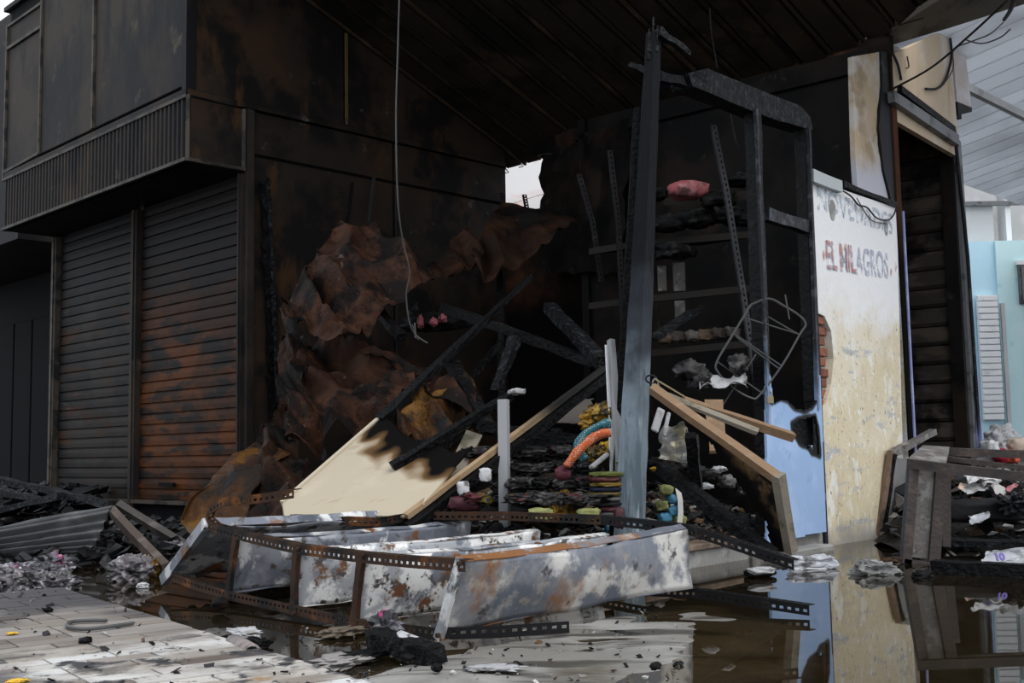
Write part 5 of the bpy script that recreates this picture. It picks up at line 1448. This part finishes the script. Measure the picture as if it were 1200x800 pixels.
for i, (x, y, lab) in enumerate(((480, 772, 'small black char bit left on the grey concrete'), (768, 783, 'small black char bit right on the wet concrete'), (512, 784, 'tiny black char bit in the middle of the grey concrete'), (56, 716, 'black char bit on the tiles left of the wire hoop'), (100, 752, 'black char bit on the tiles under the wire hoop'))):
    lump('char_bit', lab, 'char', gr(x, y, .03 if x > 300 else .055), .022, .018, .012, m_char, 280 + i, i, 1, .7, 2)
disc(20, 798, .03, m_yel, 'leaf', 'yellow scrap at the lower left corner of the tiles', 'scrap', .056, 1, .004)
disc(14, 742, .02, m_yel, 'leaf', 'small yellow scrap near the left edge of the tiles', 'scrap', .056, 1, .004)
disc(167, 688, .025, m_paper, 'paper_scrap', 'small white scrap floating before the golden bag', 'scrap', .004, 1.2, .02)
disc(102, 703, .022, m_cyanp, 'plastic_scrap', 'tiny cyan scrap floating by the tile corner', 'scrap', .004, 1.3, .008)

# ================================================================== RIGHT WATER AND IRON FRAME
sh_ = thing('shoe', gr(892, 672, 0), 'black and white burnt shoe sole floating before the kerb', 'shoe')
mb = MB(); mb.blob(gr(890, 671, .02), .09, .05, .02, 301, .2, 3, .2, .7); mb.build('sole', m_char, sh_)
mb = MB(); mb.blob(gr(892, 668, .045), .075, .035, .018, 302, .3, 3, .2, .7); mb.build('insole', m_paper, sh_)
m_clear = M('crumpled_clear_plastic', (.40, .41, .44), [((.62, .62, .64), 9, .5, .64), ((.18, .18, .19), 8, .5, .62)], rough=.2)
mb = MB(); mb.blob(gr(951, 660, .03), .14, .05, .045, 305, .35, 4, .1, .7, 3); mb.build('plastic_bottle', m_clear, None, label='crushed clear plastic bottle floating under the blue panel', cat='bottle')
mb = MB(); mb.blob(gr(1024, 668, .02), .12, .06, .05, 306, .5, 4, -.2, .9, 2.5); mb.build('plastic_bag', flat('grey_wet_plastic', (.16, .16, .155), .25), None, label='grey wet plastic bag floating before the cream wall', cat='bag')
mb = MB(); mb.blob(gr(1082, 674, .01), .06, .04, .03, 307, .5, 3, .2); mb.build('char_lump', m_char, None, label='black glossy lump floating at the foot of the iron frame', cat='char')
mb = MB(); mb.blob(gr(1046, 656, .03), .06, .03, .02, 308, .4, 3, .2); mb.build('rusty_hook', m_angle, None, label='rusty hook lying left of the iron frame foot', cat='hook')

YI = gr(1070, 660).y
fr_ = thing('iron_frame', gr(1085, 662), 'grimy overturned iron counter frame with an ash-grey end panel at right', 'frame')
fx = lambda x, y, d=0.0: at(x, y, YI + d)
mb = MB(); mb.bar(fx(1070, 545), fx(1061, 660), .055, .06); mb.build('leg', m_ironframe, fr_)
mb = MB(); mb.bar(fx(1101, 548, .02), fx(1092, 664, .02), .065, .08); mb.build('leg', m_ironframe, fr_)
mb = MB(); mb.prism([fx(1072, 547, .01), fx(1097, 549, .01), fx(1089, 655, .01), fx(1063, 652, .01)], V((0, .02, 0))); mb.build('end_panel', m_ironpanel, fr_)
mb = MB(); mb.bar(fx(1058, 657), fx(1096, 662), .06, .03); mb.build('foot_rail', m_ironframe, fr_)
mb = MB(); mb.prism([fx(1064, 541), fx(1108, 546), fx(1113, 527, .5), fx(1082, 525, .5)], Z * .02); mb.build('top_plate', m_ironpanel, fr_)
mb = MB(); mb.bar(fx(1064, 543), fx(1260, 566, -.5), .05, .055, n=6, jit=.002); mb.build('rail', m_ironframe, fr_)
mb = MB(); mb.bar(fx(1108, 529, .5), fx(1270, 535, .1), .05, .05, n=6, jit=.002); mb.build('rail', m_ironframe, fr_)
mb = MB(); mb.bar(fx(1108, 537, .3), fx(1260, 556, -.1), .035, .03, n=6, jit=.002); mb.build('rail', m_ironframe, fr_)
mb = MB(); mb.bar(fx(1108, 550, .45), fx(1108, 640, .45), .05, .05); mb.build('leg', m_ironframe, fr_)

tf = thing('tilted_frame', gr(1030, 628), 'narrow tilted wooden tray frame leaning between cream wall and iron frame', 'frame')
YT = gr(1028, 630).y
mb = MB(); mb.bar(at(1026, 626, YT), at(1046, 530, YT + .1), .045, .05, n=4, jit=.003); mb.build('side_bar', M('brown_frame_bar', (.17, .11, .075), [((.06, .05, .045), 5, .52, .66)], rough=.6), tf)
mb = MB(); mb.bar(at(1044, 532, YT + .1), at(1094, 506, YT + .8), .055, .05, n=4, jit=.004); mb.build('top_bar', m_ironpanel, tf)
mb = MB(); mb.prism([at(1036, 618, YT + .06), at(1050, 536, YT + .15), at(1078, 540, YT + .6), at(1060, 600, YT + .5)], V((0, .02, 0))); mb.build('tray_panel', M('grey_tray_panel', (.22, .22, .215), [((.08, .075, .07), 4, .5, .66)], rough=.6), tf)
mb = MB(); mb.bar(at(1046, 533, YT + .12), at(1036, 612, YT + .08), .02, .12, n=8, jit=.006); mb.build('charred_inside', m_char, tf)

# right debris
mb = MB()
def hr(x, y):
    return max(-.1, min(.42, (y - 7.5) * .30)) * min(1, max(0, (x - 2.6) * 2)) + .07 * noise.noise(V((x * 3, y * 3, 7)))
g = [[mb.bm.verts.new((2.5 + 5 * i / 50, 7.3 + 3.6 * j / 40, hr(2.5 + 5 * i / 50, 7.3 + 3.6 * j / 40))) for i in range(51)] for j in range(41)]
def clear_of_shop(p):
    q = V((p.x, p.y, 0)) - P1
    return q.dot(N1) < -.06 or q.dot(D1) > 3.35
for j in range(40):
    for i in range(50):
        f4 = (g[j][i], g[j][i + 1], g[j + 1][i + 1], g[j + 1][i])
        if all(clear_of_shop(v.co) for v in f4): mb.bm.faces.new(f4)
bmesh.ops.delete(mb.bm, geom=[v for v in mb.bm.verts if not v.link_faces], context='VERTS')
mb.build('ash_mound', m_mound, None, kind='stuff', label='low mound of ash behind the iron frame at right', cat='ash')
mb = MB()
def pos_r(r_):
    x, y = r_.uniform(2.7, 6.2), 7.5 + 3.2 * r_.random()
    p = V((x, y, hr(x, y) + .01))
    return p if clear_of_shop(p) else None
shards(mb, 1500, pos_r, rr, .03, .16, CH + [(.5, .49, .47)] * 2)
mb.build('char_fragments', m_debris, None, kind='stuff', label='charred scraps and paper bits strewn behind the iron frame', cat='debris')
for i, (x, y, w_, c, lab) in enumerate(((1134, 577, .15, m_paper, 'white torn paper sheet lying nearest behind the iron frame'), (1152, 568, .14, m_paper, 'white torn paper sheet tilted on the ash behind the rails'), (1135, 566, .20, m_paper, 'long pale paper strip under the front rail'), (1124, 572, .09, flat('peach_paper', (.55, .40, .32)), 'small peach paper scrap beside the iron leg'), (1182, 575, .10, flat('pink_paper', (.55, .20, .23)), 'pink torn packet at right behind the rails'), (1140, 613, .16, m_clear, 'pale torn plastic strip by the iron leg low down'))):
    p = at(x, y, 8.1 if y < 600 else 7.4)
    mb = MB(); a = V((w_, .02 * i, .02)); b = V((.02, w_ * .7, w_ * .30))
    mb.sheet(p, p + a, p + a + b, p + b, 8, 6, .02, 310 + i, 6, .015); mb.build('paper_sheet' if c is m_paper else 'paper_scrap', c, None, label=lab, cat='paper')
mb = MB(); mb.blob(at(1150, 598, 7.7), .32, .12, .075, 320, .15, 4, .0, .5); mb.build('black_bag', flat('black_cloth_bag', (.014, .014, .015)), None, label='long black burnt bag lying behind the iron frame', cat='bag', smooth=True)
mb = MB(); mb.blob(at(1192, 590, 7.5), .10, .08, .07, 321, .7, 4, .0, 1, 3); mb.build('black_bag', flat('black_glossy_bag', (.018, .018, .02), .2), None, label='crumpled glossy black bag at the right edge', cat='bag')
mb = MB(); mb.blob(at(1172, 514, 10.6), .17, .10, .13, 322, .6, 4, .3, 1, 2.4); mb.build('white_cloth', m_paper, None, label='whitish cloth heap before the cyan wall', cat='cloth', smooth=True)
for i, (x, y, c, lab) in enumerate(((1174, 538, (.55, .03, .07), 'crimson packet beyond the back rail'), (1186, 540, (.60, .10, .05), 'orange-red packet beyond the back rail'), (1160, 528, (.60, .60, .60), 'white bag before the blue wall'), (1192, 526, (.60, .48, .38), 'peach cloth at the far right edge'))):
    lump('packet' if i < 2 else 'cloth_scrap', lab, 'packet' if i < 2 else 'cloth', at(x, y, 10.2), .08, .06, .06, flat('loose_%d' % i, c), 330 + i, i, .7, .5)
mb = MB(); q = at(1172, 532, 10.6); mb.blob(q + V((.3, .2, -.12)), .8, .5, .12, 340, .4, 4, 0, .7); mb.build('refuse_heap', flat('pale_refuse', (.40, .38, .36)), None, kind='stuff', label='pale refuse heap before the cyan wall', cat='refuse')
single_bar('black_beam', 'black beam floating in front of the iron frame at right', 'beam', gr(1094, 664, .03), gr(1262, 672, .03), .09, .07, m_char, n=8, jit=.004)
single_bar('wet_plank', 'dark wet plank lying behind the black beam', 'plank', gr(1104, 634, .06), gr(1260, 640, .06), .22, .04, m_ashwood, n=6, jit=.006)
single_bar('wet_plank', 'brown wet plank lowest under the iron rails', 'plank', gr(1130, 622, .09), gr(1260, 621, .09), .12, .03, m_lath, n=6, jit=.006)
wp = thing('wrapper_sheet', gr(1178, 655, .05), 'clear plastic wrapper printed 10 lying behind the black beam', 'wrapper')
mb = MB(); mb.sheet(gr(1150, 660, .05), gr(1225, 662, .05), gr(1222, 644, .10), gr(1160, 644, .10), 16, 8, .02, 350, 5, .012); mb.build('film', m_clear, wp)
cu = bpy.data.curves.new('number', 'FONT'); cu.body = '10'; cu.size = .055; cu.extrude = .002; cu.offset = .003
tob = bpy.data.objects.new('number', cu); COL.objects.link(tob)
bpy.context.view_layer.update()
me = bpy.data.meshes.new_from_object(tob.evaluated_get(bpy.context.evaluated_depsgraph_get()))
bpy.data.objects.remove(tob)
me.materials.clear(); me.materials.append(flat('violet_ink', (.16, .12, .42)))
no = bpy.data.objects.new('number', me); COL.objects.link(no); no.parent = wp
no.location = gr(1166, 656, .085) - wp.location; no.rotation_euler = (math.radians(60), 0, 0)
